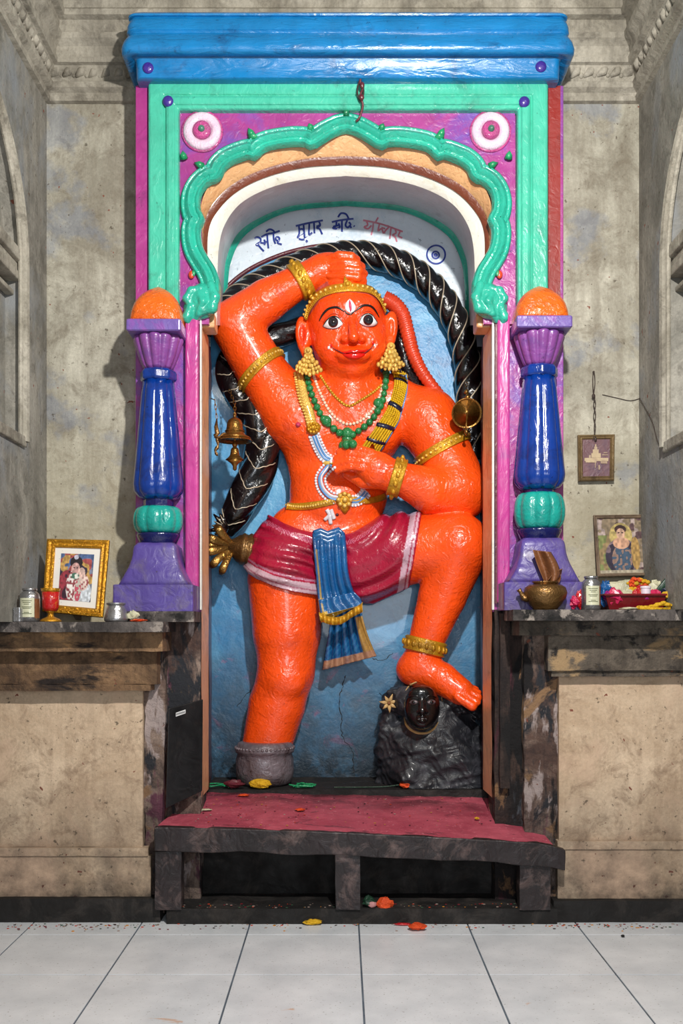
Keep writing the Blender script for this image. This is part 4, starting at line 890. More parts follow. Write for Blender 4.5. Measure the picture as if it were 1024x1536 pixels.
# hanging plaque
t = thing('hanging_plaque', 'small maroon plaque hanging by a wire on the wall above the wood framed picture', 'plaque', P(893, 688, 5.84))
c4 = [P(867, 722, 5.825), P(920, 721, 5.825), P(921, 652, 5.83), P(866, 653, 5.83)]
m = MB(); at = lambda u, v, o=0: c4[0].lerp(c4[1], u).lerp(c4[3].lerp(c4[2], u), v) + Vector((0, -o, 0))
rows = [[at(o, o * .8, h), at(1 - o, o * .8, h), at(1 - o, 1 - o * .8, h), at(o, 1 - o * .8, h)] for o, h in ((0, -.012), (0, .012), (.03, .018), (.07, .012), (.10, .016), (.13, .006))]
m.rows(rows, True); m.obj('frame', M['plaque_frame'], t)
m = MB(); m.add([at(.12, .1, .007), at(.88, .1, .007), at(.88, .9, .007), at(.12, .9, .007)], [[0, 1, 2, 3]]); pf = m.obj('face', M['plaque_face'], t)
m = MB()
def pr_(u0, u1, v0, v1): m.box(at(u0, v0).x, at(u1, v0).x, at(u0, v0).y - .011, at(u0, v0).y - .006, at(u0, v0).z, at(u0, v1).z)
for r_ in ((.17, .83, .43, .50), (.2, .5, .40, .43), (.62, .8, .37, .42), (.36, .62, .50, .60), (.40, .56, .60, .68), (.44, .52, .68, .74), (.46, .50, .74, .79), (.66, .82, .55, .565), (.7, .8, .60, .612), (.3, .34, .5, .56), (.56, .6, .24, .34), (.46, .48, .28, .4)): pr_(*r_)
m.obj('building_print', M['plaque_cream'], pf)
m = MB(); w = [P(893, 660, 5.81), P(891, 640, 5.83), P(893, 622, 5.83), P(890, 607, 5.83), P(892, 596, 5.83), P(890, 592, 5.83), P(892, 575, 5.835), P(891, 560, 5.835), P(889, 562, 5.835), P(889, 580, 5.835), P(890, 592, 5.83)]
m.tube(spline(w, 5), .0028, 6); m.tube(spline([P(889, 660, 5.81), P(893, 641, 5.825), P(890, 624, 5.825), P(893, 606, 5.825), P(890, 594, 5.83)], 5), .0024, 6); m.ball(P(890, 594, 5.825), .011, 8, 6, (1, .8, 1.3)); m.ball(P(893, 659, 5.81), .008, 8, 6, (1, .8, 1.6)); m.ball(P(890, 558, 5.84), .007, 8, 6)
m.obj('hanging_wire', M['iron'], t)
m = MB(); m.tube(spline([P(903, 592, 5.846), P(925, 597, 5.846), P(945, 601, 5.846), P(962, 597, 5.846)], 5) + spline([Vector((XR - .004, 5.83, Z(597, 5.83))), Vector((XR - .004, 5.6, Z(630, 5.6))), Vector((XR - .004, 5.45, Z(668, 5.45))), Vector((XR - .004, 5.2, Z(655, 5.2)))], 5), .0022, 5)
o = m.obj('wall_crack', M['iron']); recentre(o, P(903, 592, 5.84)); tag(o, 'thin dark crack line running along the right wall above the plaque', 'wire')  # thin dark tube stands for a crack in the wall plaster

# hook and string on the green lintel
t = thing('hook_string', 'rusty hook with knotted string hanging on the green frame top', 'hook', P(541, 120, 5.53))
m = MB(); m.tube(spline([P(543, 104, 5.50), P(543, 118, 5.53), P(538, 124, 5.52), P(536, 140, 5.52), P(541, 152, 5.52), P(545, 140, 5.52), P(544, 125, 5.52)], 6), .005, 7); m.obj('hook', M['iron'], t, smooth=True)
m = MB(); m.tube(spline([P(543, 103, 5.5), P(540, 124, 5.51), P(544, 132, 5.51), P(540, 144, 5.51), P(544, 158, 5.52), P(539, 176, 5.53), P(534, 182, 5.54)], 6), .007, 7); m.ball(P(543, 128, 5.505), .014, 8, 6, (1, .8, 1.4)); m.ball(P(542, 146, 5.505), .016, 8, 6, (1, .8, 1.1)); m.obj('string', M['maroon'], t, smooth=True)

# debris
def flake(name, label, cat, px, py, zsurf, r, mat, sc, sd, amp=.3):
    D = F * (EYE - zsurf) / (py - HY); return crumple(name, label, cat, (X(px, D), D, zsurf), S(r, D), M[mat], sc, 9, 6, amp, None, sd)
flake('marigold_flower', 'orange crumpled marigold at the foot of the bench middle leg', 'flower', 577, 1368, .085 - .03, 12, 'marigold', (1, .8, .8), 51)
flake('marigold_flower', 'flattened red orange flower on the white floor tiles', 'flower', 626, 1395, .002, 13, 'marigold', (1, .7, .35), 52)
flake('marigold_petals', 'small scatter of red petals beside the flattened flower on the tiles', 'petals', 603, 1388, .001, 8, 'red_scrap', (1.6, .6, .2), 53)
flake('yellow_flower', 'long yellow petal cluster on the floor before the sill', 'flower', 468, 1387, .001, 12, 'yellow_petal', (1.3, .5, .32), 54)
D_ = 5.395
crumple('green_leaf', 'dark green crumpled leaf beside the bench middle leg', 'leaf', (X(553, 5.43), 5.44, .086), S(10, 5.4), M['leaf_green'], (1, .8, .75), seed=55)
crumple('pebble', 'round pink pebble on the sill beside the orange marigold', 'pebble', (X(558, 5.40), 5.425, .086), S(7, 5.4), M['pink_stone'], (1, .8, .75), 12, 8, .06, seed=56)
flake('dark_seed', 'small dark seed on the tiles at right', 'seed', 934, 1406, .0, 3, 'soot_and_void', (1, 1, .6), 57)
def ontop(px, py):   # point on the sloping bench top
    import mathutils
    for u in range(101):
        t = (px - 233) / 603
        a, b = edge(max(0, min(1, t))), redge(max(0, min(1, t))); p = a.lerp(b, u / 100)
        q = HY - (p.z - EYE) / p.y * F
        if q <= py: return Vector((X(px, p.y), p.y, p.z + .004))
    return Vector((X(px, p.y), p.y, p.z + .004))
crumple('orange_petal', 'single orange petal on the red bench top near its middle', 'petal', ontop(450, 1218), S(7, 5.6), M['marigold'], (1, .8, .25), seed=61)
crumple('yellow_petal', 'tiny yellow petal on the red bench top under the rock', 'petal', ontop(715, 1231), S(3.5, 5.6), M['yellow_petal'], (1, .8, .5), seed=62)
crumple('red_flower', 'small red flower at the rear of the bench before the rock', 'flower', Vector((X(608, 6.03), 6.03, NF)), S(8, 5.9), M['marigold'], (1, .8, .55), seed=63)
crumple('yellow_flower_heap', 'bright yellow flower heap before the silver pedestal', 'flowers', Vector((X(391, 6.03), 6.02, NF)), S(17, 5.9), M['yellow_petal'], (1, .6, .42), 16, 9, .12, seed=64)
crumple('wilted_flower', 'dark wilted pink flower left of the yellow heap', 'flower', Vector((X(352, 6.03), 6.02, NF)), S(15, 5.9), M['maroon'], (1, .6, .4), seed=65)
crumple('orange_petal', 'orange petal lying left of the yellow flower heap', 'petal', ontop(365, 1196), S(8, 5.9), M['marigold'], (1.2, .6, .2), seed=66)
crumple('torn_leaf', 'pale torn leaf scrap at the left rear of the bench', 'leaf', ontop(308, 1217), S(8, 5.9), M['pale_scrap'], (1.2, .6, .12), seed=67)
for k, (pts, lb) in enumerate((([(300, 1182), (320, 1176), (345, 1172), (338, 1166)], 'green grass stalks left of the silver pedestal'), ([(436, 1165), (450, 1170), (468, 1172), (446, 1178), (470, 1184)], 'green grass stalks right of the silver pedestal'), ([(505, 1182), (540, 1188), (578, 1194), (596, 1187)], 'thin dark stem lying before the black rock'))):
    m = MB()
    for j in range(4 if k < 2 else 1):
        m.tube(spline([P(x + rnd.uniform(-4, 4), 0, 6.0).xy.to_3d() + Vector((0, rnd.uniform(0, .12) if k < 2 else 0.02 * i, NF + .006 + rnd.uniform(0, .02))) for i, (x, y) in enumerate(pts)], 5), .004, 5)
    o = m.obj('grass_stalks', M['leaf_mint'] if k < 2 else M['leaf_green']); recentre(o, m.v[0]); tag(o, lb, 'grass')

m = MB()      # countless petal crumbs and grit along the sill and the floor edge
for k in range(420):
    x = rnd.uniform(-1.85, 1.85); on = -.98 < x < 1.15 and rnd.random() < .6
    p = Vector((x, rnd.uniform(5.42, 5.50) if on else 5.41 - abs(rnd.gauss(0, .05)), .088 if on else .002)); c_ = rnd.choice([(190, 60, 30), (200, 130, 40), (120, 30, 40), (120, 110, 100), (50, 80, 60), (160, 140, 130), (60, 50, 46)])
    m.ball(p, rnd.uniform(.002, .0075), 5, 3, (1.3, 1, .4), col=tuple(rgb(*c_)))
for k in range(150):
    p = ontop(rnd.uniform(290, 760), rnd.uniform(1186, 1240)); c_ = rnd.choice([(190, 60, 30), (190, 140, 60), (90, 20, 40), (170, 150, 140), (30, 20, 24), (30, 20, 24)])
    m.ball(p, rnd.uniform(.002, .006), 5, 3, (1.3, 1, .4), col=tuple(rgb(*c_)))
M['crumbs'] = paint('petal crumbs', (255, 255, 255), .7, .1, amt=0, bump=0, coat=0, attr='Pigment')
tag(m.obj('petal_crumbs', M['crumbs']), 'tiny petal crumbs and grit scattered on sill, bench top and floor edge', 'debris', kind='stuff')
# ------------------------------------------------------------------ signed-distance sculpting
class Field:
    def __init__(s, lo, hi, h):
        s.lo = np.array(lo, float); s.h = h; s.n = (np.ceil((np.array(hi) - s.lo) / h)).astype(int) + 1
        s.d = np.full(s.n, 1.0, np.float32)
    def block(s, lo, hi):
        a = np.maximum(np.floor((np.array(lo) - s.lo) / s.h).astype(int), 0); b = np.minimum(np.ceil((np.array(hi) - s.lo) / s.h).astype(int) + 1, s.n)
        if (b <= a).any(): return None
        ax = [s.lo[i] + s.h * np.arange(a[i], b[i]) for i in range(3)]
        return (slice(a[0], b[0]), slice(a[1], b[1]), slice(a[2], b[2])), np.meshgrid(*ax, indexing='ij', sparse=True)
    def apply(s, lo, hi, fn, k, op='add'):
        m = k + 3 * s.h; r = s.block(np.array(lo) - m, np.array(hi) + m)
        if r is None: return
        sl, (x, y, z) = r; b = fn(x, y, z).astype(np.float32); a = s.d[sl]
        if op == 'sub': a, b = -a, b
        if k > 0:
            h = np.maximum(k - np.abs(a - b), 0) / k; r = np.minimum(a, b) - h * h * k * .25
        else: r = np.minimum(a, b)
        s.d[sl] = -r if op == 'sub' else r
    def cap(s, a, b, ra, rb=None, k=.03, op='add', sy=1.0):
        rb = ra if rb is None else rb; a = np.array(a, float); b = np.array(b, float); R = max(ra, rb)
        def fn(x, y, z):
            px, py, pz = x - a[0], (y - a[1]) / sy, z - a[2]; d = b - a; d = np.array([d[0], d[1] / sy, d[2]])
            t = np.clip((px * d[0] + py * d[1] + pz * d[2]) / max(1e-9, d @ d), 0, 1)
            return np.sqrt((px - t * d[0]) ** 2 + (py - t * d[1]) ** 2 + (pz - t * d[2]) ** 2) - (ra + (rb - ra) * t)
        s.apply(np.minimum(a, b) - R, np.maximum(a, b) + R, fn, k, op)
    def path(s, pts, rs, k=.02, op='add', sy=1.0):
        for i in range(len(pts) - 1): s.cap(pts[i], pts[i + 1], rs[i], rs[i + 1], k if i == 0 else min(k, .012), op, sy)
    def ell(s, c, r, k=.03, rot=0.0, op='add', tilt=0.0):
        "ellipsoid, rotated by rot about the view axis (clockwise in the picture is positive)"
        c = np.array(c, float); cr, sr = math.cos(rot), math.sin(rot); R = max(r); ct, st = math.cos(tilt), math.sin(tilt)
        def fn(x, y, z):
            X_, Y_, Z_ = x - c[0], y - c[1], z - c[2]
            u = X_ * cr - Z_ * sr; w = X_ * sr + Z_ * cr; v = Y_ * ct - w * st; w = Y_ * st + w * ct
            k0 = np.sqrt((u / r[0]) ** 2 + (v / r[1]) ** 2 + (w / r[2]) ** 2); k1 = np.sqrt((u / r[0] ** 2) ** 2 + (v / r[1] ** 2) ** 2 + (w / r[2] ** 2) ** 2)
            return k0 * (k0 - 1) / np.maximum(k1, 1e-6)
        s.apply(c - R, c + R, fn, k, op)
    def mesh(s, smooth=2, lam=.5):
        d = s.d; n = d.shape; ins = d < 0
        corners = [(i, j, k) for i in (0, 1) for j in (0, 1) for k in (0, 1)]
        cnt = np.zeros((n[0] - 1, n[1] - 1, n[2] - 1), np.int8)
        for i, j, k in corners: cnt += ins[i:n[0] - 1 + i, j:n[1] - 1 + j, k:n[2] - 1 + k]
        act = (cnt > 0) & (cnt < 8); idx = np.argwhere(act); ids = np.full(act.shape, -1, np.int32); ids[act] = np.arange(len(idx))
        acc = np.zeros((len(idx), 3)); w = np.zeros(len(idx))
        for a in range(3):
            for e in [c for c in corners if c[a] == 0]:
                o2 = list(e); o2[a] = 1
                d0 = d[idx[:, 0] + e[0], idx[:, 1] + e[1], idx[:, 2] + e[2]]; d1 = d[idx[:, 0] + o2[0], idx[:, 1] + o2[1], idx[:, 2] + o2[2]]
                m = (d0 < 0) != (d1 < 0); t = np.where(m, d0 / np.where(m, d0 - d1, 1), 0)
                p = np.array(e, float)[None, :].repeat(len(idx), 0); p[:, a] = t; acc[m] += p[m]; w[m] += 1
        v = s.lo + s.h * (idx + acc / w[:, None]); q = []
        for a in range(3):
            b, c = (a + 1) % 3, (a + 2) % 3
            s0 = [slice(1, n[i] - 1) for i in range(3)]; s1 = list(s0); s0[a] = slice(0, n[a] - 1); s1[a] = slice(1, n[a])
            i0, i1 = ins[tuple(s0)], ins[tuple(s1)]; cr = np.argwhere(i0 != i1)
            if not len(cr): continue
            flip = i0[tuple(cr.T)]; off = np.array([1, 1, 1]); off[a] = 0; g = cr + off
            def cell(db, dc):
                h = g.copy(); h[:, b] -= db; h[:, c] -= dc; return ids[tuple(h.T)]
            Q = np.stack([cell(1, 1), cell(0, 1), cell(0, 0), cell(1, 0)], 1); Q[~flip] = Q[~flip][:, ::-1]; q.append(Q)
        q = np.concatenate(q); q = q[(q >= 0).all(1)]
        for _ in range(smooth):
            acc = np.zeros_like(v); w = np.zeros(len(v))
            for i in range(4):
                a_, b_ = q[:, i], q[:, (i + 1) % 4]
                np.add.at(acc, a_, v[b_]); np.add.at(w, a_, 1); np.add.at(acc, b_, v[a_]); np.add.at(w, b_, 1)
            v = v + lam * (acc / np.maximum(w, 1)[:, None] - v)
        return v, q
def pxof(v): return CX + F * v[:, 0] / v[:, 1], HY - F * (v[:, 2] - EYE) / v[:, 1]
def bvh_of(v, q): return BVHTree.FromPolygons([tuple(p) for p in v], q.tolist())
CAM = Vector((0, 0, EYE))
def hit(bv, px, py):
    d = Vector(((px - CX) / F, 1, (HY - py) / F)).normalized(); h = bv.ray_cast(CAM, d)
    return (h[0], h[1] if h[1].dot(d) < 0 else -h[1]) if h[0] else (None, None)
def sfc(bv, px, py, off=0.0, D=6.1):
    p, n = hit(bv, px, py)
    if p is None: return P(px, py, D)
    return p + n * off
LIN = lambda c: np.array(rgb(*c))

# ------------------------------------------------------------------ the statue body
G = .2     # niche deepening
def Q(px, py, D): return P(px, py, D + G)
def R(n, D=6.1): return S(n, D + G)
st = thing('painted_statue', 'orange painted standing statue with raised arm and one foot on the black rock', 'statue', P(400, 1170, 6.2))
b = Field((X(300, 6.3), 5.75, Z(1175, 6.2)), (X(748, 6.2), 6.50, Z(362, 6.2)), .0075)
# torso
b.ell(Q(512, 640, 6.12), (R(93), .20, R(80)), .05)
b.ell(Q(508, 735, 6.13), (R(74), .18, R(80)), .08)
b.ell(Q(500, 752, 6.08), (R(58), .17, R(46)), .07)
b.ell(Q(505, 825, 6.13), (R(106), .20, R(52)), .07)
b.ell(Q(470, 640, 6.02), (R(44), .12, R(40)), .07); b.ell(Q(560, 640, 6.02), (R(42), .12, R(40)), .07)
b.cap(Q(525, 560, 6.08), Q(525, 610, 6.1), R(40), R(50), .05)
b.cap(Q(470, 602, 6.12), Q(580, 600, 6.12), R(36), R(38), .06)
b.cap(Q(590, 606, 6.12), Q(640, 634, 6.12), R(40), R(46), .05)
b.cap(Q(478, 600, 6.12), Q(448, 610, 6.12), R(42), R(50), .05)
b.path([Q(446, 640, 6.12), Q(455, 700, 6.14)], [R(32), R(22)], .06)
b.ell(Q(452, 800, 6.12), (R(50), .17, R(46)), .05)
# arm raised over the head (left in the picture)
b.path([Q(440, 625, 6.10), Q(394, 560, 6.06), Q(355, 492, 6.02)], [R(50), R(38), R(36.5)], .035)
b.path([Q(353, 484, 6.02), Q(400, 451, 5.98), Q(452, 420, 5.94), Q(478, 408, 5.93)], [R(35), R(30.5), R(23), R(22)], .03)
b.ell(Q(496, 403, 5.93), (R(34), .085, R(23)), .03, rot=.1)
for k in range(4):       # curled fingers
    y = 383.5 + k * 10.6; r = R([5.6, 6.0, 5.8, 5.2][k]); xk = [-8, -1, 3, 2][k]
    b.path([Q(492, y + 3 - k * 1.5, 5.86), Q(516 + xk, y - 1 , 5.815), Q(535 + xk, y + 1, 5.82), Q(543 + xk, y + 6, 5.87), Q(541 + xk, y + 8, 5.93), Q(524, y + 8, 5.95)], [r * .7, r * 1.05, r * 1.1, r, r * .95, r * .85], .004)
b.path([Q(488, 418, 5.92), Q(508, 424, 5.86), Q(524, 424, 5.84)], [R(8), R(7), R(5.5)], .008)
# arm across the chest (right in the picture)
b.path([Q(640, 630, 6.10), Q(664, 676, 6.04), Q(688, 735, 5.98)], [R(48), R(41), R(43)], .035)
b.path([Q(689, 738, 5.98), Q(645, 735, 5.90), Q(598, 717, 5.82), Q(588, 714, 5.82)], [R(42.5), R(34), R(23), R(22)], .03)
b.path([Q(594, 716, 5.82), Q(566, 704, 5.81), Q(548, 694, 5.81)], [R(22), R(25), R(21)], .02, sy=.72)
for k, (p0, p1, p2) in enumerate((((558, 678), (529, 671), (508, 678)), ((554, 686), (525, 680.5), (504, 688)), ((552, 695), (524, 690.5), (501.5, 697.5)), ((552, 704), (526, 700.5), (505, 706)))):
    r = R([5.0, 5.3, 5.1, 4.5][k]); b.path([Q(*p0, 5.775), Q(*p1, 5.745), Q(*p2, 5.785), Q(p2[0] + 2, p2[1] + 4, 5.82)], [r * 1.0, r * 1.08, r * .95, r * .8], .003)
b.path([Q(575, 722, 5.84), Q(545, 722, 5.86), Q(520, 711, 5.87)], [R(12), R(10.5), R(7)], .015)
# standing leg
b.path([Q(428, 870, 6.10), Q(430, 950, 6.08), Q(429, 1008, 6.05)], [R(57), R(51), R(40)], .05)
b.path([Q(429, 1008, 6.05), Q(415, 1058, 6.08), Q(400, 1118, 6.08)], [R(40), R(42), R(37)], .05)
b.ell(Q(430, 1022, 5.93), (R(25), .06, R(20)), .05)
# raised leg
b.path([Q(548, 842, 6.10), Q(620, 824, 6.0), Q(686, 815, 5.90)], [R(54), R(50), R(45)], .05)
b.path([Q(688, 822, 5.90), Q(663, 895, 5.95), Q(637, 968, 5.98)], [R(44), R(35), R(26)], .03)
b.path([Q(636, 972, 5.98), Q(632, 995, 5.98)], [R(26), R(29)], .02)
b.ell(Q(619, 1004, 6.0), (R(25), .11, R(24)), .04)
b.path([Q(630, 1004, 5.98), Q(662, 1018, 5.93), Q(690, 1037, 5.88)], [R(26), R(24), R(20)], .03)
for k, (x, y, D, r) in enumerate(((708, 1059, 5.79, 7.6), (715, 1053, 5.80, 6.0), (718.5, 1046, 5.82, 5.4), (718, 1039.5, 5.85, 4.8), (714, 1034, 5.88, 4.4))):
    b.cap(Q(x - 22, y - 14 + k, D + .02), Q(x, y, D), R(r) * .9, R(r), .003)
# head
b.ell(Q(519, 482, 6.0), (R(58), .235, R(60)), .03)
b.ell(Q(525, 518, 5.99), (R(54.5), .215, R(54)), .05)
b.ell(Q(495, 520, 5.88), (R(20), .075, R(22)), .06); b.ell(Q(559, 518, 5.88), (R(18), .075, R(22)), .06)      # cheeks
b.ell(Q(529, 553, 5.90), (R(20), .08, R(13)), .04)                                            # chin
b.ell(Q(530, 532, 5.80), (R(24), .06, R(12)), .03)
b.ell(Q(523, 462, 5.86), (R(42), .09, R(14)), .05)                                            # brow
b.ell(Q(501, 486, 5.745), (R(16), .035, R(10)), .03, op='sub'); b.ell(Q(552, 484, 5.745), (R(14), .035, R(10)), .03, op='sub')
b.ell(Q(501, 484.5, 5.815), (R(15), .045, R(10.5)), .010); b.ell(Q(551.5, 481.5, 5.815), (R(14), .045, R(10.5)), .010)
b.path([Q(526.5, 474, 5.80), Q(529, 492, 5.745), Q(530.5, 506, 5.715)], [R(4.5), R(5.8), R(7.6)], .022)
b.ell(Q(518, 509.5, 5.758), (R(7.5), .028, R(5)), .022); b.ell(Q(542, 508.5, 5.758), (R(7), .028, R(5)), .022)
b.ell(Q(524, 516.5, 5.735), (R(3), .014, R(2.2)), .004, op='sub'); b.ell(Q(537, 515.5, 5.735), (R(3), .014, R(2.2)), .004, op='sub')
# ears
for cx, cy, rx, sg in ((454.5, 504, 11.5, -1), (585, 496, 11, 1)):
    b.ell(Q(cx, cy - 2, 5.98), (R(rx), .045, R(27)), .015, rot=sg * .10)
    b.ell(Q(cx + sg * 1, cy - 3, 5.925), (R(rx * .55), .035, R(19)), .008, rot=sg * .10, op='sub')
    b.path([Q(cx + sg * 1, cy + 14, 5.97), Q(cx - sg * 4, cy + 28, 5.95)], [R(6.5), R(6)], .012)
    b.cap(Q(cx - sg * 6, cy - 6, 5.955), Q(cx - sg * 5, cy + 8, 5.955), R(4), R(4), .012)
V, Qd = b.mesh(2, .5)
bvh = bvh_of(V, Qd)
px, py = pxof(V)
# smile groove by nudging vertices towards the inside of the face
sm = [(497, 519.5), (505, 525.5), (515.6, 529.5), (530.5, 531.5), (546, 529), (555, 523), (562, 515)]
sml = np.array([(v.x, v.y) for v in spline(sm, 8)])
front = V[:, 1] < 6.08
msk = front & (px > 488) & (px < 572) & (py > 508) & (py < 548)
ii = np.nonzero(msk)[0]; dd = np.min(np.hypot(px[ii, None] - sml[None, :, 0], py[ii, None] - sml[None, :, 1]), 1)
V[ii, 1] += .011 * np.exp(-(dd / 2.4) ** 2)
cols = np.tile(LIN((252, 84, 20)), (len(V), 1))
cap_y = np.interp(px, [455, 466, 480, 498, 524, 552, 567, 576, 590], [482, 470, 450, 441, 438, 441, 451, 466, 480])
capm = (py < cap_y) & (px > 452) & (px < 582) & (py > 415) & ((V[:, 1] > 6.0) | (py > 428)) & (np.hypot((px - 519) / 62, (py - 482) / 66) < 1.02) & ~((py < 427) & (px < 552) & (V[:, 1] < 6.07))
cols[capm] = LIN((190, 84, 76))
hm = (np.hypot((px - 519) / 60, (py - 486) / 66) < 1.0) & ~capm; cols[hm] = LIN((252, 74, 12))
lp = np.hypot((px - 454) / 6, (py - 503) / 17) < 1; cols[lp] = LIN((240, 60, 16))
body = mesh_obj('body', V, Qd, M['orange'], st, smooth=True, cols=cols)
body['label'] = 'glossy orange painted body and head'
bvh = bvh_of(V, Qd)

# ---- face paint and features
def patch(poly, off, dome, mat, name, parent=None, rings=5, bv=None, cen=None, smooth=True, n=4, closed=True):
    bv = bv or bvh
    q = [(v.x, v.y) for v in spline(list(poly) + [poly[0]], n)][:-1] if n > 1 else list(poly)
    cx = cen[0] if cen else sum(a for a, _ in q) / len(q); cy = cen[1] if cen else sum(b_ for _, b_ in q) / len(q)
    rows = []
    for k in range(rings + 1):
        s = 1 - k / rings * .995; h = off + dome * (1 - s * s)
        rows.append([sfc(bv, cx + (x - cx) * s, cy + (y - cy) * s, h) for x, y in q])
    rows = [[p + Vector((0, .004, 0)) for p in rows[0]]] + rows
    m = MB(); m.rows(rows, True, True); return m.obj(name, mat, parent or st, smooth=smooth)
def strand(pts, r, mat, name, off=.0, parent=None, n=6, flat=.7, bv=None, sides=8, m=None, taper=True):
    q = [sfc(bv or bvh, v.x, v.y, off) for v in spline(pts, n)]; N = len(q)
    rr = [r * (.25 + .75 * min(1, 4 * min(i / (N - 1), 1 - i / (N - 1))) ** .7) if taper else r for i in range(N)]
    mm = m or MB(); mm.tube(q, rr, sides, flat=flat)
    return mm if m is not None else mm.obj(name, mat, parent or st, smooth=True)
def ell_poly(cx, cy, rx, ry, n=20): return [(cx + rx * math.cos(2 * PI * k / n), cy + ry * math.sin(2 * PI * k / n)) for k in range(n)]
EYES = ([(484.5, 489.5), (491, 480.5), (499, 475.5), (507, 477), (514.5, 485), (508, 491.5), (499, 493.5), (490, 492.2)], (499.6, 483.2)), ([(538, 484), (543, 475), (551, 471.5), (558, 474), (565.5, 484), (560, 488.5), (550, 489.3), (543, 487.5)], (552.0, 479.8))
for poly, ic in EYES:
    e = patch(poly, .0035, .010, M['white_eye'], 'eye', rings=6, n=3)
    eb = bvh_of(np.array([v.co for v in e.data.vertices]) + np.array(ORG[e.name]), np.array([list(p.vertices) for p in e.data.polygons if len(p.vertices) == 4]))
    ir = patch(ell_poly(ic[0], ic[1], 7.4, 7.8), .0015, .003, M['ink_black'], 'iris', e, n=1, bv=eb, rings=3)
    patch(ell_poly(ic[0] + .3, ic[1], 5.8, 6.2), .0042, .002, M['pupil'], 'pupil', ir, n=1, bv=eb, rings=2)
    patch(ell_poly(ic[0] + .3, ic[1] - .5, 2.6, 2.8), .0062, .002, M['ink_black'], 'pupil_centre', ir, n=1, bv=eb, rings=2)
    strand(poly[:5], .0042, M['ink_black'], 'lash_line', .005, e, 4)
    strand([poly[4]] + poly[5:] + [poly[0]], .0028, M['maroon'], 'lower_lash_line', .004, e, 4)
    strand([(x, y - 5.0 + .4 * abs(x - ic[0]) / 10) for x, y in poly[:5]], .0026, M['cord_red'], 'eyelid_fold', .003, e, 4)
strand([(478.5, 482), (484, 472), (492, 463.8), (502, 461), (509, 462.5), (516.5, 468)], .0072, M['ink_black'], 'eyebrow', .002)
strand([(532, 467.5), (539, 461.5), (546, 458), (555, 459), (562, 465), (568.5, 476.5)], .0072, M['ink_black'], 'eyebrow', .002)
patch([(524.4, 448.5), (529.5, 453.5), (533, 460.5), (531.5, 466), (525.5, 469.5), (519, 465.5), (517.5, 459), (520.5, 452)], .003, .004, M['white_eye'], 'forehead_mark', n=3)
fm = bpy.data.objects['forehead_mark']
patch([(524, 450), (526.3, 456), (527, 463), (525.6, 468), (523.5, 462), (522.8, 456)], .009, .003, M['tilak'], 'mark_centre', fm, n=3, rings=3)
strand([(516.5, 465), (520, 470), (526, 471.5), (532.5, 466)], .0045, M['ink_black'], 'mark_outline', .003, fm)
patch([(508, 526), (517, 529.3), (527, 529.5), (531, 530.2), (535, 529.2), (545, 528.3), (553, 524), (547, 532.5), (539, 537.5), (531, 538.6), (522, 537), (514, 532.5)], .003, .013, M['lip'], 'lower_lip', cen=(530.5, 533))
strand([(512, 528.2), (521, 528.0), (527, 526.8), (531, 528), (535, 526.5), (543, 526.8), (551, 524.5)], .008, M['lip'], 'upper_lip', .004)
strand([(497, 519), (505, 525.5), (515.6, 529.8), (530.5, 531.8), (546, 529.2), (555, 523), (561.5, 515)], .0042, M['maroon'], 'smile_line', .006)
for x, y in ((493, 521.5), (561.5, 517.5)): patch(ell_poly(x, y, 1.9, 2.6, 10), .003, .005, M['white_eye'], 'mouth_corner_dot', n=1, rings=2)
for x, y in ((496.8, 518.8), (559, 514.6)): patch(ell_poly(x, y, 1.7, 3.4, 10), .003, .004, M['lip'], 'mouth_corner', n=1, rings=2)
patch(ell_poly(447, 637, 4.2, 4, 10), .002, .02, M['pink_scrap'], 'chest_stud', n=1, rings=3)

# ---- jewellery laid on the body
def bead_run(pts, r, step, mat, name, off=None, parent=None, bv=None, squash=(1, .8, 1), each=None, jit=0, D=6.1, kind=None):
    q = [sfc(bv or bvh, v.x, v.y, off if off is not None else r * .5, D) for v in spline(pts, 10)]
    cum = [0]
    for i in range(1, len(q)): cum.append(cum[-1] + min((q[i] - q[i - 1]).length, .03))
    k = 0; out = []; m = MB(); s = 0
    while s <= cum[-1]:
        while k < len(q) - 2 and cum[k + 1] < s: k += 1
        t = (s - cum[k]) / max(1e-6, cum[k + 1] - cum[k]); p = q[k].lerp(q[k + 1], min(1, t))
        rr = r * (1 + rnd.uniform(-jit, jit)); m.ball(p, rr, 8, 6, squash); s += step
    return m.obj(name, mat, parent or st, smooth=True)
# crown band
cl = [(463.5, 480), (467, 468), (480, 450.5), (498, 442.5), (524, 439), (552, 441.5), (566, 452), (575, 471)]
cu = [(456, 476), (460, 460), (471.6, 444), (493, 431.5), (520, 426), (547, 429), (563, 438), (575, 456)]
def ribbon(lo, up, mat, name, off=.012, parent=None, bv=None, n=5, w=6, thick=.012, D=6.1, bulge=.004):
    L, U = spline(lo, n), spline(up, n); N = min(len(L), len(U)); rows = []
    for i in range(N):
        row = []
        for j in range(w + 1):
            s = j / w; p = L[i].lerp(U[i], s); row.append(sfc(bv or bvh, p.x, p.y, off + bulge * math.sin(PI * s), D))
        row = [row[0] + Vector((0, thick + .01, 0))] + row + [row[-1] + Vector((0, thick + .01, 0))]
        rows.append(row)
    m = MB(); m.rows(rows, True, True); return m.obj(name, mat, parent or st, smooth=True)
cr = ribbon(cl, cu, M['gold'], 'crown_band', .014)
bead_run([((a[0] + c_[0]) / 2, (a[1] + c_[1]) / 2) for a, c_ in zip(cl, cu)], .0095, .034, M['pale_gold'], 'crown_studs', .022, cr)
bead_run([(a[0] * .85 + c_[0] * .15, a[1] * .85 + c_[1] * .15) for a, c_ in zip(cl, cu)], .0045, .013, M['gold'], 'crown_edge', .018, cr)
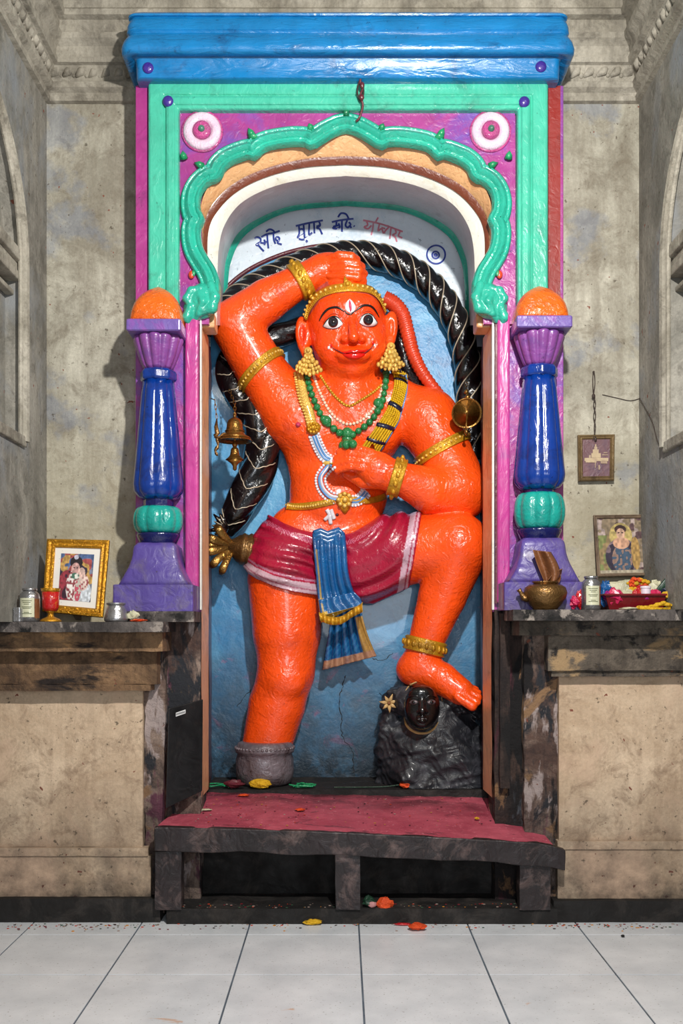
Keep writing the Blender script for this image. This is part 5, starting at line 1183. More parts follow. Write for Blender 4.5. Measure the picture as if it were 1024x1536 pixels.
m = MB(); c0 = sfc(bvh, 521, 431, .02); m.ball(c0, .030, 14, 8, (1, .6, .9)); m.ball(c0 + Vector((0, -.015, 0)), .016, 12, 7); m.tube([c0 + Vector((-.005, 0, .02)), P(518, 421, c0.y), P(517, 414, c0.y)], [.024, .014, .003], 8); m.obj('crown_crest', M['gold'], cr, smooth=True)
# earrings
for (cx, cy, w0) in ((462, 527, 1.0), (586, 520, 1.0)):
    c0 = Q(cx, cy, 5.87); m = MB(); m.ball(c0, R(6.5), 14, 8, (1, .6, 1)); m.ball(c0 + Vector((0, -.02, 0)), R(3), 10, 6)
    for ring, (nn_, rad, rr) in enumerate(((5, 9, 3.2), (7, 15, 3.2), (9, 21.5, 3.2), (11, 28, 3.0), (8, 33, 2.8))):
        for k in range(nn_):
            a = -.62 + 1.24 * (k + .0) / (nn_ - 1); m.ball(Q(cx + rad * math.sin(a) * .95 + rnd.uniform(-1, 1), cy + rad * math.cos(a) * 1.02 + rnd.uniform(-1, 1), 5.87 - .016 * (k % 2) - rnd.uniform(0, .012)), R(rr * rnd.uniform(.75, 1.2)), 8, 6, (1, .9, 1.2))
    m.tube([Q(cx, cy + 4, 5.885), Q(cx, cy + 20, 5.885), Q(cx, cy + 31, 5.885)], [R(5), R(13), R(17)], 14, flat=.25)
    m.obj('earring', M['pale_gold'], st, smooth=True)
# bands wrapped round limbs: radial hits on the body from the limb axis
def wrap(c, ax, prof, mat, name, maxd, n=48, parent=None, bv=None, e1=None, mind=.02):
    ax = Vector(ax).normalized(); a = Vector((0, -1, 0)); a = (a - ax * a.dot(ax)).normalized(); bb = ax.cross(a); dist = []
    for k in range(n):
        th = 2 * PI * k / n; d = a * math.cos(th) + bb * math.sin(th); h = (bv or bvh).ray_cast(Vector(c), d, maxd); dist.append(h[3] if h[0] else maxd)
    for _ in range(3): dist = [(dist[k - 1] + 2 * dist[k] + dist[(k + 1) % n]) / 4 for k in range(n)]
    rows = []
    for o, t in prof:
        row = []
        for k in range(n):
            th = 2 * PI * k / n; d = a * math.cos(th) + bb * math.sin(th); h = (bv or bvh).ray_cast(Vector(c) + ax * o, d, maxd)
            r = h[3] if h[0] else dist[k]
            r = .5 * min(r, dist[k] * 1.15) + .5 * dist[k]
            row.append(Vector(c) + ax * o + d * (r + t))
        rows.append(row)
    m = MB(); m.rows(rows + [rows[0]], True); o = m.obj(name, mat, parent or st, smooth=True)
    return o, a, bb, dist
def studs(c, ax, a, bb, dist, n, r, t, mat, name, parent, o=0, sc=(1, 1, 1)):
    m = MB(); N = len(dist); ax = Vector(ax).normalized()
    for k in range(n):
        th = 2 * PI * k / n; d = a * math.cos(th) + bb * math.sin(th); m.ball(Vector(c) + ax * o + d * (lerp_list(dist + dist[:1], k / n) + t), r, 7, 5, sc)
    return m.obj(name, mat, parent, smooth=True)
def armlet(p, dirpx, w, maxd, name='armlet', stud=True, n=34, D=6.04, dz=0, bulge=.018):
    c = Q(p[0], p[1], D); ax = Vector((dirpx[0], dz, -dirpx[1])).normalized()
    hw = R(w) / 2; pr = [(-hw, -.01), (-hw, .010), (-hw * .8, bulge), (-hw * .6, .010), (0, .013), (hw * .6, .010), (hw * .8, bulge), (hw, .010), (hw, -.01)]
    o, a, bb, dist = wrap(c, ax, pr, M['gold'], name, maxd)
    if stud: studs(c, ax, a, bb, dist, n, R(2.1), .016, M['pale_gold'], name + '_studs', o)
    return o
armlet((390, 557), (-56, 98 - 160), 15, R(70))
armlet((664, 674), (34, 62), 15, R(70))
def bangle(p, dirpx, w, D, maxd, name, n=12):
    c = Q(p[0], p[1], D); ax = Vector((dirpx[0], 0, -dirpx[1])).normalized(); hw = R(w) / 2
    o, a, bb, dist = wrap(c, ax, [(-hw, -.01), (-hw, .012), (-hw * .75, .022), (-hw * .5, .016), (-hw * .1, .026), (hw * .3, .024), (hw * .6, .016), (hw * .85, .022), (hw, .012), (hw, -.01)], M['gold'], name, maxd)
    studs(c, ax, a, bb, dist, n, R(4.2), .020, M['gold'], name + '_knobs', o, 0, (.8, .8, 1.2))
bangle((451, 420), (52, -31), 19, 5.94, R(36), 'bracelet', 18); bangle((595, 717), (48, 14), 18, 5.82, R(36), 'bracelet', 14); bangle((637, 969), (-12, 50), 21, 5.98, R(38), 'anklet', 20)
# necklaces
strand([(446, 560), (455, 598), (463, 620), (468, 640)], R(8), M['pale_gold'], 'gold_chain_band', .004, n=8, flat=.35, taper=False)
gb = bpy.data.objects['gold_chain_band']
for o_, nm in ((-5.2, 'a'), (0, 'b'), (5.2, 'c')): bead_run([(446 + o_, 562), (453 + o_, 598), (462 + o_, 622), (469 + o_, 640)], R(2.3), R(4.6), M['pale_gold'], 'chain_beads', R(3), gb, squash=(1.2, .8, .8))
patch(ell_poly(470, 642, 11, 10, 16), .008, .025, M['gold'], 'chain_medallion', n=1, rings=4)
md = bpy.data.objects['chain_medallion']; m = MB()
for k in range(9): m.ball(sfc(bvh, 470 + 6.5 * math.cos(k * PI * 2 / 9), 642 + 6 * math.sin(k * PI * 2 / 9), .03), R(2.6), 7, 5)
m.ball(sfc(bvh, 470, 642, .036), R(3.4), 8, 6); m.obj('medallion_petals', M['gold'], md, smooth=True)
bead_run([(481, 565), (492, 582), (508, 600), (523, 609), (540, 601), (560, 588), (572, 578)], R(2.4), R(4.3), M['gold'], 'gold_necklace', .004)
bead_run([(471, 566), (478, 585), (490, 610), (502, 626), (520, 636), (540, 632), (556, 618), (568, 598), (575, 575)], R(2.5), R(5.2), M['pearl'], 'pearl_necklace', .005)
gn = [(460, 560), (463, 580), (471, 603), (484, 628), (498, 642), (512, 651), (522, 655)]; gn2 = [(579, 560), (578, 580), (572, 605), (560, 627), (546, 641), (532, 650), (524, 655)]
bead_run(gn, R(5.4), R(10.2), M['green_bead'], 'green_bead_necklace', R(3.5), jit=.12); g0 = bpy.data.objects['green_bead_necklace']
bead_run(gn2, R(5.4), R(10.2), M['green_bead'], 'green_beads', R(3.5), g0, jit=.12)
m = MB()
for x, y, r in ((489, 632, 8), (566, 606, 7.5), (521, 650, 9), (521, 659, 8.5), (514, 668, 6.5), (521, 669, 7), (529, 668, 6.5)): MB().ball(sfc(bvh, x, y, R(3)), R(r), 12, 8, (1, .8, 1)).obj('large_bead', M['green_bead'], g0, smooth=True)
# yellow and black garland band hanging from the shoulder
yl = [(588, 558), (590, 580), (580, 612), (563, 640), (551, 657), (543, 668)]; yr = [(608, 562), (608, 588), (599, 622), (586, 646), (575, 663), (567, 676)]
yb = ribbon(yl, yr, M['yellow_garland'], 'garland_band', .016, n=10, w=8, thick=.02, bulge=.014)
nL, nR = spline(yl, 10), spline(yr, 10)
m = MB()
for t in (.02, .13, .36, .58, .80):
    a_, c_ = lerp_list(nL, t), lerp_list(nR, t); MB().tube([sfc(bvh, a_.lerp(c_, s).x, a_.lerp(c_, s).y, .016 + .016 * math.sin(PI * s)) for s in [i / 8 for i in range(9)]], R(2.3 if t in (.13, .02, .33) else 4.0), 8, flat=.8).obj('dark_band', M['navy'], yb, smooth=True)
m = MB()
for t in range(0, 64):
    tt = t / 64; 
    for s in range(7):
        if min(abs(tt - q_) for q_ in (.02, .13, .36, .58, .80)) < .018: continue
        a_ = lerp_list(nL, tt).lerp(lerp_list(nR, tt), (s + .5) / 7); m.ball(sfc(bvh, a_.x, a_.y, .022 + .014 * math.sin(PI * (s + .5) / 7)), R(1.7), 6, 4)
m.obj('garland_blossoms', M['yellow_garland'], yb, smooth=True)
strand([(609, 562), (609, 590), (600, 624), (587, 648), (570, 675)], R(1.6), M['thread_blue'], 'garland_edge', .01, yb, taper=False)
# blue and white beaded thread
def thread(pts, nm):
    base = strand(pts, R(6.2), M['thread_white'], nm, .002, n=8, flat=.3, taper=False)
    sp = spline(pts, 10); off = lambda k: [(sp[i].x + (-(sp[min(i + 1, len(sp) - 1)] - sp[max(i - 1, 0)]).normalized().y) * k, sp[i].y + (sp[min(i + 1, len(sp) - 1)] - sp[max(i - 1, 0)]).normalized().x * k) for i in range(0, len(sp), 4)]
    for k in (-2, 2): strand(off(k), R(1.6), M['thread_blue'], 'blue_strand', R(2.2), base, n=4, flat=.8, taper=False)
    for k in (-7, 7): bead_run(off(k), R(2.2), R(4.6), M['thread_white'], 'white_beads', R(1.2), base)
thread([(471, 653), (477, 668), (486, 684), (497, 692)], 'sacred_thread'); thread([(497, 696), (488, 706), (481, 718), (484, 733), (495, 745), (507, 748)], 'sacred_thread'); thread([(524, 751), (534, 751), (543, 745), (549, 737)], 'sacred_thread')
patch([(483, 694), (492, 690), (500, 694), (496, 699), (487, 698)], .006, .014, M['pale_gold'], 'thread_knot', n=3, rings=3)
# waist chain and pendant
wb = bvh
ribbon([(429, 765), (444, 766), (465, 764), (485, 760), (503, 756)], [(431, 754), (444, 755), (465, 753), (485, 750), (500, 746)], M['gold'], 'waist_chain', .008, n=8, w=5, thick=.01, bulge=.006)
bead_run([(431, 760), (444, 761), (465, 759), (485, 755), (500, 751)], R(2.1), R(4.2), M['pale_gold'], 'waist_chain_beads', .014, bpy.data.objects['waist_chain'])
ribbon([(524, 753), (545, 756), (565, 753), (578, 748)], [(524, 744), (545, 747), (563, 744), (575, 740)], M['gold'], 'waist_chain', .008, n=8, w=5, thick=.01, bulge=.006)
pd = patch([(503, 745), (514, 738), (526, 742), (529, 752), (524, 762), (517, 771), (509, 762), (503, 753)], .006, .03, M['gold'], 'waist_pendant', n=3, rings=5)
m = MB()
for k in range(8): m.ball(sfc(bvh, 515.5 + 8.5 * math.cos(k * PI / 4), 750 + 8 * math.sin(k * PI / 4), .030), R(3.4), 8, 5)
m.ball(sfc(bvh, 515.5, 750, .042), R(4), 9, 6); m.obj('pendant_petals', M['pale_gold'], pd, smooth=True)
for pts in ([(490, 764), (494, 772), (487, 780)], [(496, 764), (499, 772), (501, 778)], [(494, 772), (496, 786)]): strand(pts, R(3.0), M['thread_white'], 'navel_mark', .004, taper=False)
patch(ell_poly(505.5, 772, 2.6, 2.4, 10), .002, .006, M['maroon'], 'navel_dot', n=1, rings=2)

# ---- crimson loincloth
d = Field((X(355, 6.3), 5.75, Z(925, 6.2)), (X(645, 6.2), 6.49, Z(755, 6.2)), .0075)
d.ell(Q(478, 826, 6.12), (R(112), .235, R(68)), .05)
d.path([Q(430, 845, 6.10), Q(428, 890, 6.09)], [R(66), R(64)], .06)
d.path([Q(548, 842, 6.09), Q(600, 828, 6.01), Q(645, 820, 5.96)], [R(63), R(57), R(52)], .05)
d.ell(Q(548, 862, 6.06), (R(62), .18, R(45)), .05)
xs, ys_, zs_ = [d.lo[i] + d.h * np.arange(d.n[i]) for i in range(3)]
gx, gy, gz = np.meshgrid(xs, ys_, zs_, indexing='ij')
pxg = CX + F * gx / gy; pyg = HY - F * (gz - EYE) / gy
sc_ = gy / F
yt = np.interp(pxg, [360, 385, 402, 425, 450, 480, 500, 515, 530, 550, 568, 590, 620, 645], [830, 795, 771, 784, 794, 801, 803, 802, 798, 786, 773, 766, 767, 768])
yb_ = np.interp(pxg, [360, 372, 385, 410, 440, 480, 500, 530, 560, 600, 645], [846, 860, 869, 880, 888, 894, 901, 907, 906, 888, 868])
hem = pxg - (633 - (pyg - 768) * .17)
# drapery: folds sag on the left hip and fan out over the raised thigh
ang = np.arctan2(pyg - 780, pxg - 455); rad = np.hypot(pyg - 770, pxg - 560)
fl_ = np.sin((pyg - 800 - .30 * (pxg - 400) - .0011 * (pxg - 400) ** 2 + 4 * np.sin(pxg / 23)) / 3.0)
cxr, cyr = 505.0, 742.0
rr_ = np.hypot(pxg - cxr, (pyg - cyr)); fr_ = np.sin(rr_ / 3.9 + 1.3 * np.sin(pyg / 29))
wgt = 1 / (1 + np.exp(-(pxg - 515) / 9)); env = .6 + .4 * np.sin(pxg / 31 + pyg / 17)
d.d += (-(.017 * env) * (fl_ * (1 - wgt) + fr_ * wgt)).astype(np.float32)
lipw = .006 * np.exp(-((pyg - yt - 5) / 4) ** 2)
d.d -= lipw.astype(np.float32)
for cut in ((yt - pyg) * sc_, (pyg - yb_) * sc_, hem * sc_, gy - 6.46):
    c_ = cut.astype(np.float32); k_ = .012; h_ = np.maximum(k_ - np.abs(d.d - c_), 0) / k_; d.d = np.maximum(d.d, c_) + h_ * h_ * k_ * .25
del gx, gy, gz, pxg, pyg, sc_, yt, yb_, hem, ang, rad, fl_, fr_, rr_, wgt, env, lipw
DV, DQ = d.mesh(1, .3); px, py = pxof(DV)
dc = np.tile(LIN((166, 22, 56)), (len(DV), 1))
ybv = np.interp(px, [360, 372, 385, 410, 440, 480, 500], [846, 860, 869, 880, 888, 894, 901]); ytv = np.interp(px, [385, 402, 425, 450, 480, 500, 515, 530, 550, 568, 590, 620], [795, 771, 784, 794, 801, 803, 802, 798, 786, 773, 766, 767])
hv = px - (633 - (py - 768) * .17)
def setc(m_, c): dc[m_] = LIN(c)
setc((px < 484) & (py > ybv - 17) & (py < ybv - 1), (196, 164, 176)); setc((px < 484) & (py > ybv - 23) & (py < ybv - 19.5), (190, 120, 146)); setc((px < 484) & (py > ybv - 8) & (py < ybv - 6), (168, 100, 120))
setc((hv > -17) & (hv < -3) & (px > 560), (206, 170, 186)); setc((hv > -8.5) & (hv < -6.2) & (px > 560), (160, 50, 80))
pat = (np.abs(py - ytv - 13) < 3.5) & (np.sin(px * 1.9 + 2 * np.sin(py)) > -.1) & (px < 575); setc(pat & (px > 400), (206, 110, 140))
dh = mesh_obj('loincloth', DV, DQ, M['crimson'], st, smooth=True, cols=dc); dh['label'] = 'crimson draped loincloth with pale hem bands'
dbv = bvh_of(np.concatenate([V, DV]), np.concatenate([Qd, DQ + len(V)]))
# ---- blue sash: knotted panel, gold hem, pleated tail
def cloth(name, L, Rr, folds, amp, mat, parent, n=60, w=30, off=.012, D0=None, bv=None, colfn=None, ph=0):
    L_, R_ = spline(L, 8), spline(Rr, 8); rows = []; cs = []
    for i in range(n + 1):
        t = i / n; a, c_ = lerp_list(L_, t), lerp_list(R_, t); row = []
        for j in range(w + 1):
            s = j / w; p = a.lerp(c_, s); h = off + amp * (.5 + .5 * math.sin(s * folds * 2 * PI + ph + .6 * math.sin(t * 5)))
            if D0 is None: q = sfc(bv, p.x, p.y, h)
            else: q = P(p.x, p.y, D0(t) - h)
            row.append(q); cs.append(LIN(colfn(s, t)))
        rows.append(row)
    m = MB(); m.rows(rows); m.c = [tuple(c_) for c_ in cs]
    return m.obj(name, mat, parent, smooth=True, solid=.010)
sb = (22, 98, 158)
def sc1(s, t):
    if .04 < s < .10 and t > .2: return (196, 160, 60)
    if t > .93: return (214, 176, 50)
    if t > .70 and s < .16: return (206, 168, 60)
    return (14, 84, 146) if math.sin(s * 40) > .3 else sb
hang = Field((0, 0, 0), (.1, .1, .1), .05)
fd = lambda t: 6.02
s1 = cloth('sash', [(469, 800), (471, 830), (475, 870), (478, 905), (482, 934)], [(517, 802), (519, 825), (522, 860), (531, 890), (544, 905)], 4, .016, M['blue_cloth'], st, n=70, bv=dbv, off=.014, colfn=sc1, D0=None)
# cloth bridges the folds beneath it: smooth the depths, keep the pleats
me = s1.data; W_ = 31; o0 = ORG[s1.name]; vs_ = np.array([tuple(v.co + o0) for v in me.vertices]).reshape(71, W_, 3)
dep = vs_[:, :, 1].copy(); dep = np.minimum(dep, np.median(dep, 1)[:, None] + .02)
for i in range(1, 71): dep[i] = np.minimum(dep[i], dep[i - 1] + .005)
for _ in range(60):
    pd_ = np.pad(dep, 1, mode='edge'); dep = (pd_[:-2, 1:-1] + pd_[2:, 1:-1] + pd_[1:-1, :-2] + pd_[1:-1, 2:]) / 4
S_, T_ = np.meshgrid(np.linspace(0, 1, W_), np.linspace(0, 1, 71))
pxx = CX + F * vs_[:, :, 0] / vs_[:, :, 1]; pyy = HY - F * (vs_[:, :, 2] - EYE) / vs_[:, :, 1]
dep = dep - .012 - .020 * (.5 + .5 * np.sin(S_ * 4.5 * 2 * PI + .8 * np.sin(T_ * 4))) * np.minimum(1, T_ * 4 + .3)
L_, R_ = spline([(469, 800), (471, 830), (475, 870), (478, 905), (482, 934)], 8), spline([(517, 802), (519, 825), (522, 860), (531, 890), (544, 905)], 8)
for i in range(71):
    a_, c_ = lerp_list(L_, i / 70), lerp_list(R_, i / 70)
    for j in range(W_):
        w_ = a_.lerp(c_, j / 30); me.vertices[i * W_ + j].co = P(w_.x, w_.y, dep[i, j]) - o0
m = MB(); hemL = spline([(480, 931), (495, 937), (512, 936), (528, 926), (544, 918)], 10); hemU = spline([(478, 918), (495, 925), (512, 924), (528, 914), (543, 904)], 10); rows = []
for i in range(len(hemL)):
    y_ = 6.03 + .0 * i + .012 * math.sin(i * .9); rows.append([P(hemU[i].x, hemU[i].y, y_), P(hemU[i].x, hemU[i].y, y_ - .02), P(hemL[i].x, hemL[i].y, y_ - .024), P(hemL[i].x, hemL[i].y, y_)])
m.rows(rows, True, True); m.obj('gold_hem', M['gold'], s1, smooth=True)
s1f = cloth('sash_lower_fold', [(478, 900), (480, 916), (482, 924)], [(531, 888), (540, 898), (544, 908)], 3, .014, M['blue_cloth'], s1, n=14, off=0, colfn=sc1, D0=lambda t: 6.035)
m = MB(); kn = [sfc(dbv, x, y, .03) for x, y in ((469, 806), (480, 803), (493, 805), (506, 804), (518, 806))]; 
for k in range(3): m.tube([p + Vector((0, 0, -.024 * k + .012)) for p in kn], [.016, .02, .021, .02, .016], 10)
m.c = [tuple(LIN(sb))] * len(m.v); m.obj('sash_knot', M['blue_cloth'], s1, smooth=True)
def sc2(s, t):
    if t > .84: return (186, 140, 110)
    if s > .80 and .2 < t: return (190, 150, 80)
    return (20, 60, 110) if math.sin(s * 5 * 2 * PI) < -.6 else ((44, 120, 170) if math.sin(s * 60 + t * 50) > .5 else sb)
s2 = cloth('pleated_sash_tail', [(497, 915), (494, 945), (489, 975), (484, 1005)], [(538, 905), (545, 935), (554, 962), (564, 984)], 5, .035, M['blue_cloth'], s1, n=50, w=60, off=0, colfn=sc2, D0=lambda t: 6.16 + .14 * t)
V_, Q_ = [], []

# ---- tail: thick black plaited rope in three runs
def rope(pts, r, name, parent, tw=14, n=160, lobes=3, amp=.10, lines=True, nstep=12):
    q = spline(pts, nstep); q = [lerp_list(q, i / (n - 1)) for i in range(n)]
    rr = [lerp_list([Vector((x, 0, 0)) for x in r], i / (n - 1)).x for i in range(n)] if hasattr(r, '__len__') else [r] * n
    m = MB(); m.tube(q, rr, 36, rf=lambda th, t: 1 - amp + amp * 1.6 * abs(math.sin(lobes / 2 * (th - t * tw))) ** .7)
    o = m.obj(name, M['black_gloss'], parent, smooth=True)
    if lines:
        m = MB(); N = n; 
        frames = []; up = None
        for i, p in enumerate(q):
            t = (q[min(i + 1, N - 1)] - q[max(i - 1, 0)]).normalized()
            if up is None: up = Vector((0, -1, 0)) if abs(t.y) < .9 else Vector((1, 0, 0))
            a = (up - t * up.dot(t)).normalized(); frames.append((a, t.cross(a))); up = a
        for L in range(lobes):
            pts_ = []
            for i in range(0, N):
                t = i / (N - 1); th = t * tw + 2 * PI * L / lobes + PI / lobes * .62; a, c_ = frames[i]
                kk = 1 - amp + amp * 1.6 * abs(math.sin(lobes / 2 * (th - t * tw))) ** .7
                pts_.append(q[i] + (a * math.cos(th) + c_ * math.sin(th)) * (rr[i] * kk + .0012))
            m.tube(pts_, .0042, 6)
        m.obj('plait_lines', M['silver_line'], o, smooth=True)
    return o, q, rr
tl = [(712, 690), (706, 640), (703, 585), (699, 535), (686, 487), (662, 446), (630, 414), (590, 392), (545, 382), (500, 384), (455, 396), (412, 414), (375, 434), (344, 458), (332, 476)]
rope([P(x, y, 6.40 - .02 * math.sin(i * .5)) for i, (x, y) in enumerate(tl)], [S(14, 6.4)] + [S(19, 6.4)] * 8 + [S(17, 6.4)], 'tail', st, tw=34, n=300, lobes=4, amp=.09)
tl2 = [(338, 800), (352, 772), (372, 736), (388, 700), (395, 664), (388, 632), (372, 604), (354, 582), (344, 556), (352, 530), (385, 516), (418, 503), (452, 492), (500, 480)]
Ds = [6.36, 6.34, 6.32, 6.32, 6.32, 6.32, 6.33, 6.34, 6.36, 6.38, 6.38, 6.38, 6.38, 6.40]
o2, q2, r2 = rope([P(x, y, Ds[i]) for i, (x, y) in enumerate(tl2)], [S(k, 6.35) for k in (12, 21, 25, 26, 26, 26, 25, 23, 20, 18, 17, 17, 16, 15)], 'tail', st, tw=13, n=220, lobes=3, amp=.12, lines=False)
m = MB(); N2 = len(q2)
for i in range(8, N2 - 66, 13):     # V-shaped plait marks down the front
    t = (q2[i + 1] - q2[i - 1]).normalized(); a = Vector((0, -1, 0)); a = (a - t * a.dot(t)).normalized(); c_ = t.cross(a); pl2 = []
    for k in range(-6, 7):
        th = k / 6 * 1.05; ii_ = min(N2 - 2, max(1, i + int(abs(th) * 9))); pl2.append(q2[ii_] + (a * math.cos(th) + c_ * math.sin(th)) * (r2[ii_] * 1.045))
    m.tube(pl2, .0038, 6)
m.obj('plait_lines', M['silver_line'], o2, smooth=True)
m = MB()
for k in range(8):
    a = 2.0 + k * .33; c0 = P(340, 792, 6.22); L_ = .085 + .02 * math.sin(k * 2)
    m.tube([c0, c0 + Vector((math.cos(a) * L_ * .6, -.03, math.sin(a) * L_ * .6)), c0 + Vector((math.cos(a) * L_ * 1.15, -.02 + .01 * (k % 2), math.sin(a) * L_ * 1.15))], [.014, .018, .005], 8, flat=.6)
m.obj('tail_tuft', M['black_gloss'], o2, smooth=True)
m = MB()
for k in range(8):
    a = 2.0 + k * .33; c0 = P(340, 792, 6.20); L_ = .085
    m.tube([c0 + Vector((math.cos(a) * .03, -.035, math.sin(a) * .03)), c0 + Vector((math.cos(a) * L_, -.04, math.sin(a) * L_))], .0028, 5)
m.obj('tuft_lines', M['silver_line'], o2, smooth=True)
rope([P(592, 470, 6.36), P(602, 510, 6.36), P(612, 550, 6.37), P(632, 590, 6.40)], [S(16, 6.3), S(22, 6.3), S(20, 6.3), S(12, 6.3)], 'back_hair', st, tw=2, n=60, lobes=4, amp=.05, lines=False)
# gold flower clasp at the hip
c0 = P(366, 824, 6.22); axis = (P(330, 818, 6.20) - c0).normalized()
m = MB(); m.lathe(c0, [(.085, -.06), (.105, -.05), (.108, -.03), (.095, -.015), (.10, 0), (.104, .012), (.09, .025), (.085, .04), (.06, .07), (.045, .10), (.02, .12)], 36, axis); gc = m.obj('hip_clasp', M['bronze'], st, smooth=True)
m = MB()
for k, (dx, dy, w, s) in enumerate(((-38, 28, 10, 1), (-46, 8, 12, -1), (-44, -14, 12, -1), (-30, -30, 11, 1), (-22, 38, 9, 1), (-52, -2, 7, 1))):
    a0 = P(352, 820, 6.20); a1 = P(352 + dx * .6, 820 + dy * .6, 6.13); a2 = P(352 + dx * .85, 820 + dy * .95, 6.12); a3 = P(352 + dx * .95, 820 + dy * 1.1, 6.16)
    m.tube(spline([a0, a1, a2, a3], 5), [.012 + S(w, 6.2) * .35 * math.sin(PI * i / 15) for i in range(16)], 10, flat=.35)
m.obj('clasp_petals', M['brass'], gc, smooth=True)
# ribbed red cord behind the shoulder
cd = [(575, 448), (590, 456), (603, 472), (611, 500), (620, 532), (634, 560), (655, 588), (672, 608), (684, 622)]
q = spline([P(x, y, 6.24 + .003 * i) for i, (x, y) in enumerate(cd)], 20); n_ = len(q)
m = MB(); m.tube(q, [S(12.5 - 5.5 * (i / n_) ** 1.3, 6.2) * (1 + .07 * math.sin(i * 1.55)) for i in range(n_)], 16); m.obj('ribbed_cord', M['cord_red'], st, smooth=True)
# silvered pedestal cup under the standing leg
c0 = P(396, 1172, 6.16); D_ = 6.16; zf = NF
pp = [(S(34, D_), zf), (S(41, D_), zf + .02), (S(44, D_), zf + .08), (S(43.5, D_), zf + .16), (S(41, D_), zf + .195), (S(44, D_), zf + .205), (S(45, D_), zf + .222), (S(43, D_), zf + .24), (S(40, D_), zf + .262), (S(36, D_), zf + .268), (.01, zf + .268)]
m = MB(); m.lathe(Vector((c0.x, D_ + .05, 0)), pp, 48); pdst = m.obj('leg_cup', M['silver'], st, smooth=True)
m = MB()
for k in range(44): a = k * 2 * PI / 44; m.ball(Vector((c0.x + S(43.5, D_) * math.cos(a), D_ + .05 + S(43.5, D_) * math.sin(a), zf + .232)), .011, 7, 5, (1, 1, .9))
m.obj('cup_beading', M['silver'], pdst, smooth=True)

# ------------------------------------------------------------------ black rock with the carved face
k_ = Field((X(548, 6.2), 5.78, NF - .01), (X(775, 6.2), 6.48, Z(1012, 6.1)), .0075)
k_.ell(P(655, 1135, 6.22), (S(72, 6.2), .20, S(82, 6.2)), .03)
k_.ell(P(660, 1175, 6.22), (S(88, 6.2), .22, S(62, 6.2)), .05)
k_.ell(P(600, 1140, 6.26), (S(32, 6.2), .15, S(62, 6.2)), .05); k_.ell(P(716, 1145, 6.25), (S(32, 6.2), .15, S(60, 6.2)), .05)
k_.ell(P(612, 1165, 6.15), (S(36, 6.2), .14, S(34, 6.2)), .04); k_.ell(P(690, 1150, 6.13), (S(34, 6.2), .12, S(42, 6.2)), .04)
k_.path([P(588, 1045, 6.22), P(578, 1100, 6.24), P(569, 1185, 6.26)], [S(15, 6.2), S(12, 6.2), S(12, 6.2)], .03)
k_.ell(P(612, 1052, 6.2), (S(34, 6.2), .12, S(24, 6.2)), .04)
k_.ell(P(672, 1062, 6.24), (S(46, 6.2), .13, S(34, 6.2)), .05)
for i in range(5): k_.path([P(690 + i * 3, 1062 - i * 2, 6.12 + .02 * i), P(722 + i * 4, 1092 - i * 4, 6.14 + .02 * i), P(742 + i * 2, 1114 - i * 5, 6.16 + .02 * i)], [S(6, 6.2), S(7, 6.2), S(6, 6.2)], .006)
xs, ys_, zs_ = [k_.lo[i] + k_.h * np.arange(k_.n[i]) for i in range(3)]; gx, gy, gz = np.meshgrid(xs, ys_, zs_, indexing='ij', sparse=True)
rn = np.random.RandomState(5); disp = 0
for o_ in range(8):
    w_ = rn.normal(size=3); w_ /= np.linalg.norm(w_); fq = 8 * 1.34 ** o_ ; ph = rn.uniform(0, 6.28); w2 = rn.normal(size=3); w2 /= np.linalg.norm(w2)
    disp = disp + (.030 / 1.25 ** o_) * np.abs(np.sin(fq * (w_[0] * gx + w_[1] * gy + w_[2] * gz) + ph + 1.2 * np.sin(fq * .6 * (w2[0] * gx + w2[1] * gy + w2[2] * gz))))
pxg = CX + F * gx / gy; pyg = HY - F * (gz - EYE) / gy
mask = 1 - np.exp(-(np.maximum(0, 1.35 - np.hypot((pxg - 633) / 34, (pyg - 1062) / 42)) * 3) ** 2)
k_.d += ((disp - .07) * .9 * (1 - .8 * mask)).astype(np.float32)
fc = lambda x, y, D: P(x, y, D)
k_.ell(P(632.5, 1061, 6.02), (S(27, 6), .10, S(34, 6)), .008)
k_.ell(P(632, 1040, 5.975), (S(20, 6), .055, S(12, 6)), .02); k_.ell(P(632, 1085, 5.965), (S(11, 6), .04, S(7, 6)), .02)
k_.ell(P(621, 1054, 5.905), (S(8, 6), .018, S(4.5, 6)), .012, op='sub'); k_.ell(P(645, 1054, 5.905), (S(8, 6), .018, S(4.5, 6)), .012, op='sub')
k_.path([P(632.5, 1048, 5.935), P(633, 1066, 5.895)], [S(3, 6), S(5, 6)], .012); k_.ell(P(628.5, 1068, 5.91), (S(4, 6), .014, S(3, 6)), .006); k_.ell(P(637.5, 1068, 5.91), (S(4, 6), .014, S(3, 6)), .006)
k_.path([P(626, 1076.5, 5.925), P(633, 1075, 5.912), P(640, 1076.5, 5.925)], [S(1.6, 6), S(2.8, 6), S(1.6, 6)], .005); k_.path([P(627, 1080.5, 5.925), P(633, 1081.5, 5.912), P(639, 1080.5, 5.925)], [S(1.6, 6), S(3, 6), S(1.6, 6)], .005)
RV, RQ = k_.mesh(1, .4); RV[:, 2] = np.maximum(RV[:, 2], NF + .001)
rk = thing('carved_rock', 'black rock with a carved black face under the raised foot', 'rock', Vector((X(655, 6.2), 6.2, NF)))
mesh_obj('rock_body', RV, RQ, M['rock'], rk, smooth=True); rbv = bvh_of(RV, RQ)
fo = [(620, 1031), (634, 1028), (648, 1033), (657, 1048), (659, 1064), (655, 1080), (645, 1092), (632, 1095.5), (620, 1091), (610, 1079), (606, 1063), (609, 1045)]
fp = patch(fo, .002, .0, M['face_black'], 'carved_face', rk, rings=26, bv=rbv, n=4, cen=(632, 1061))
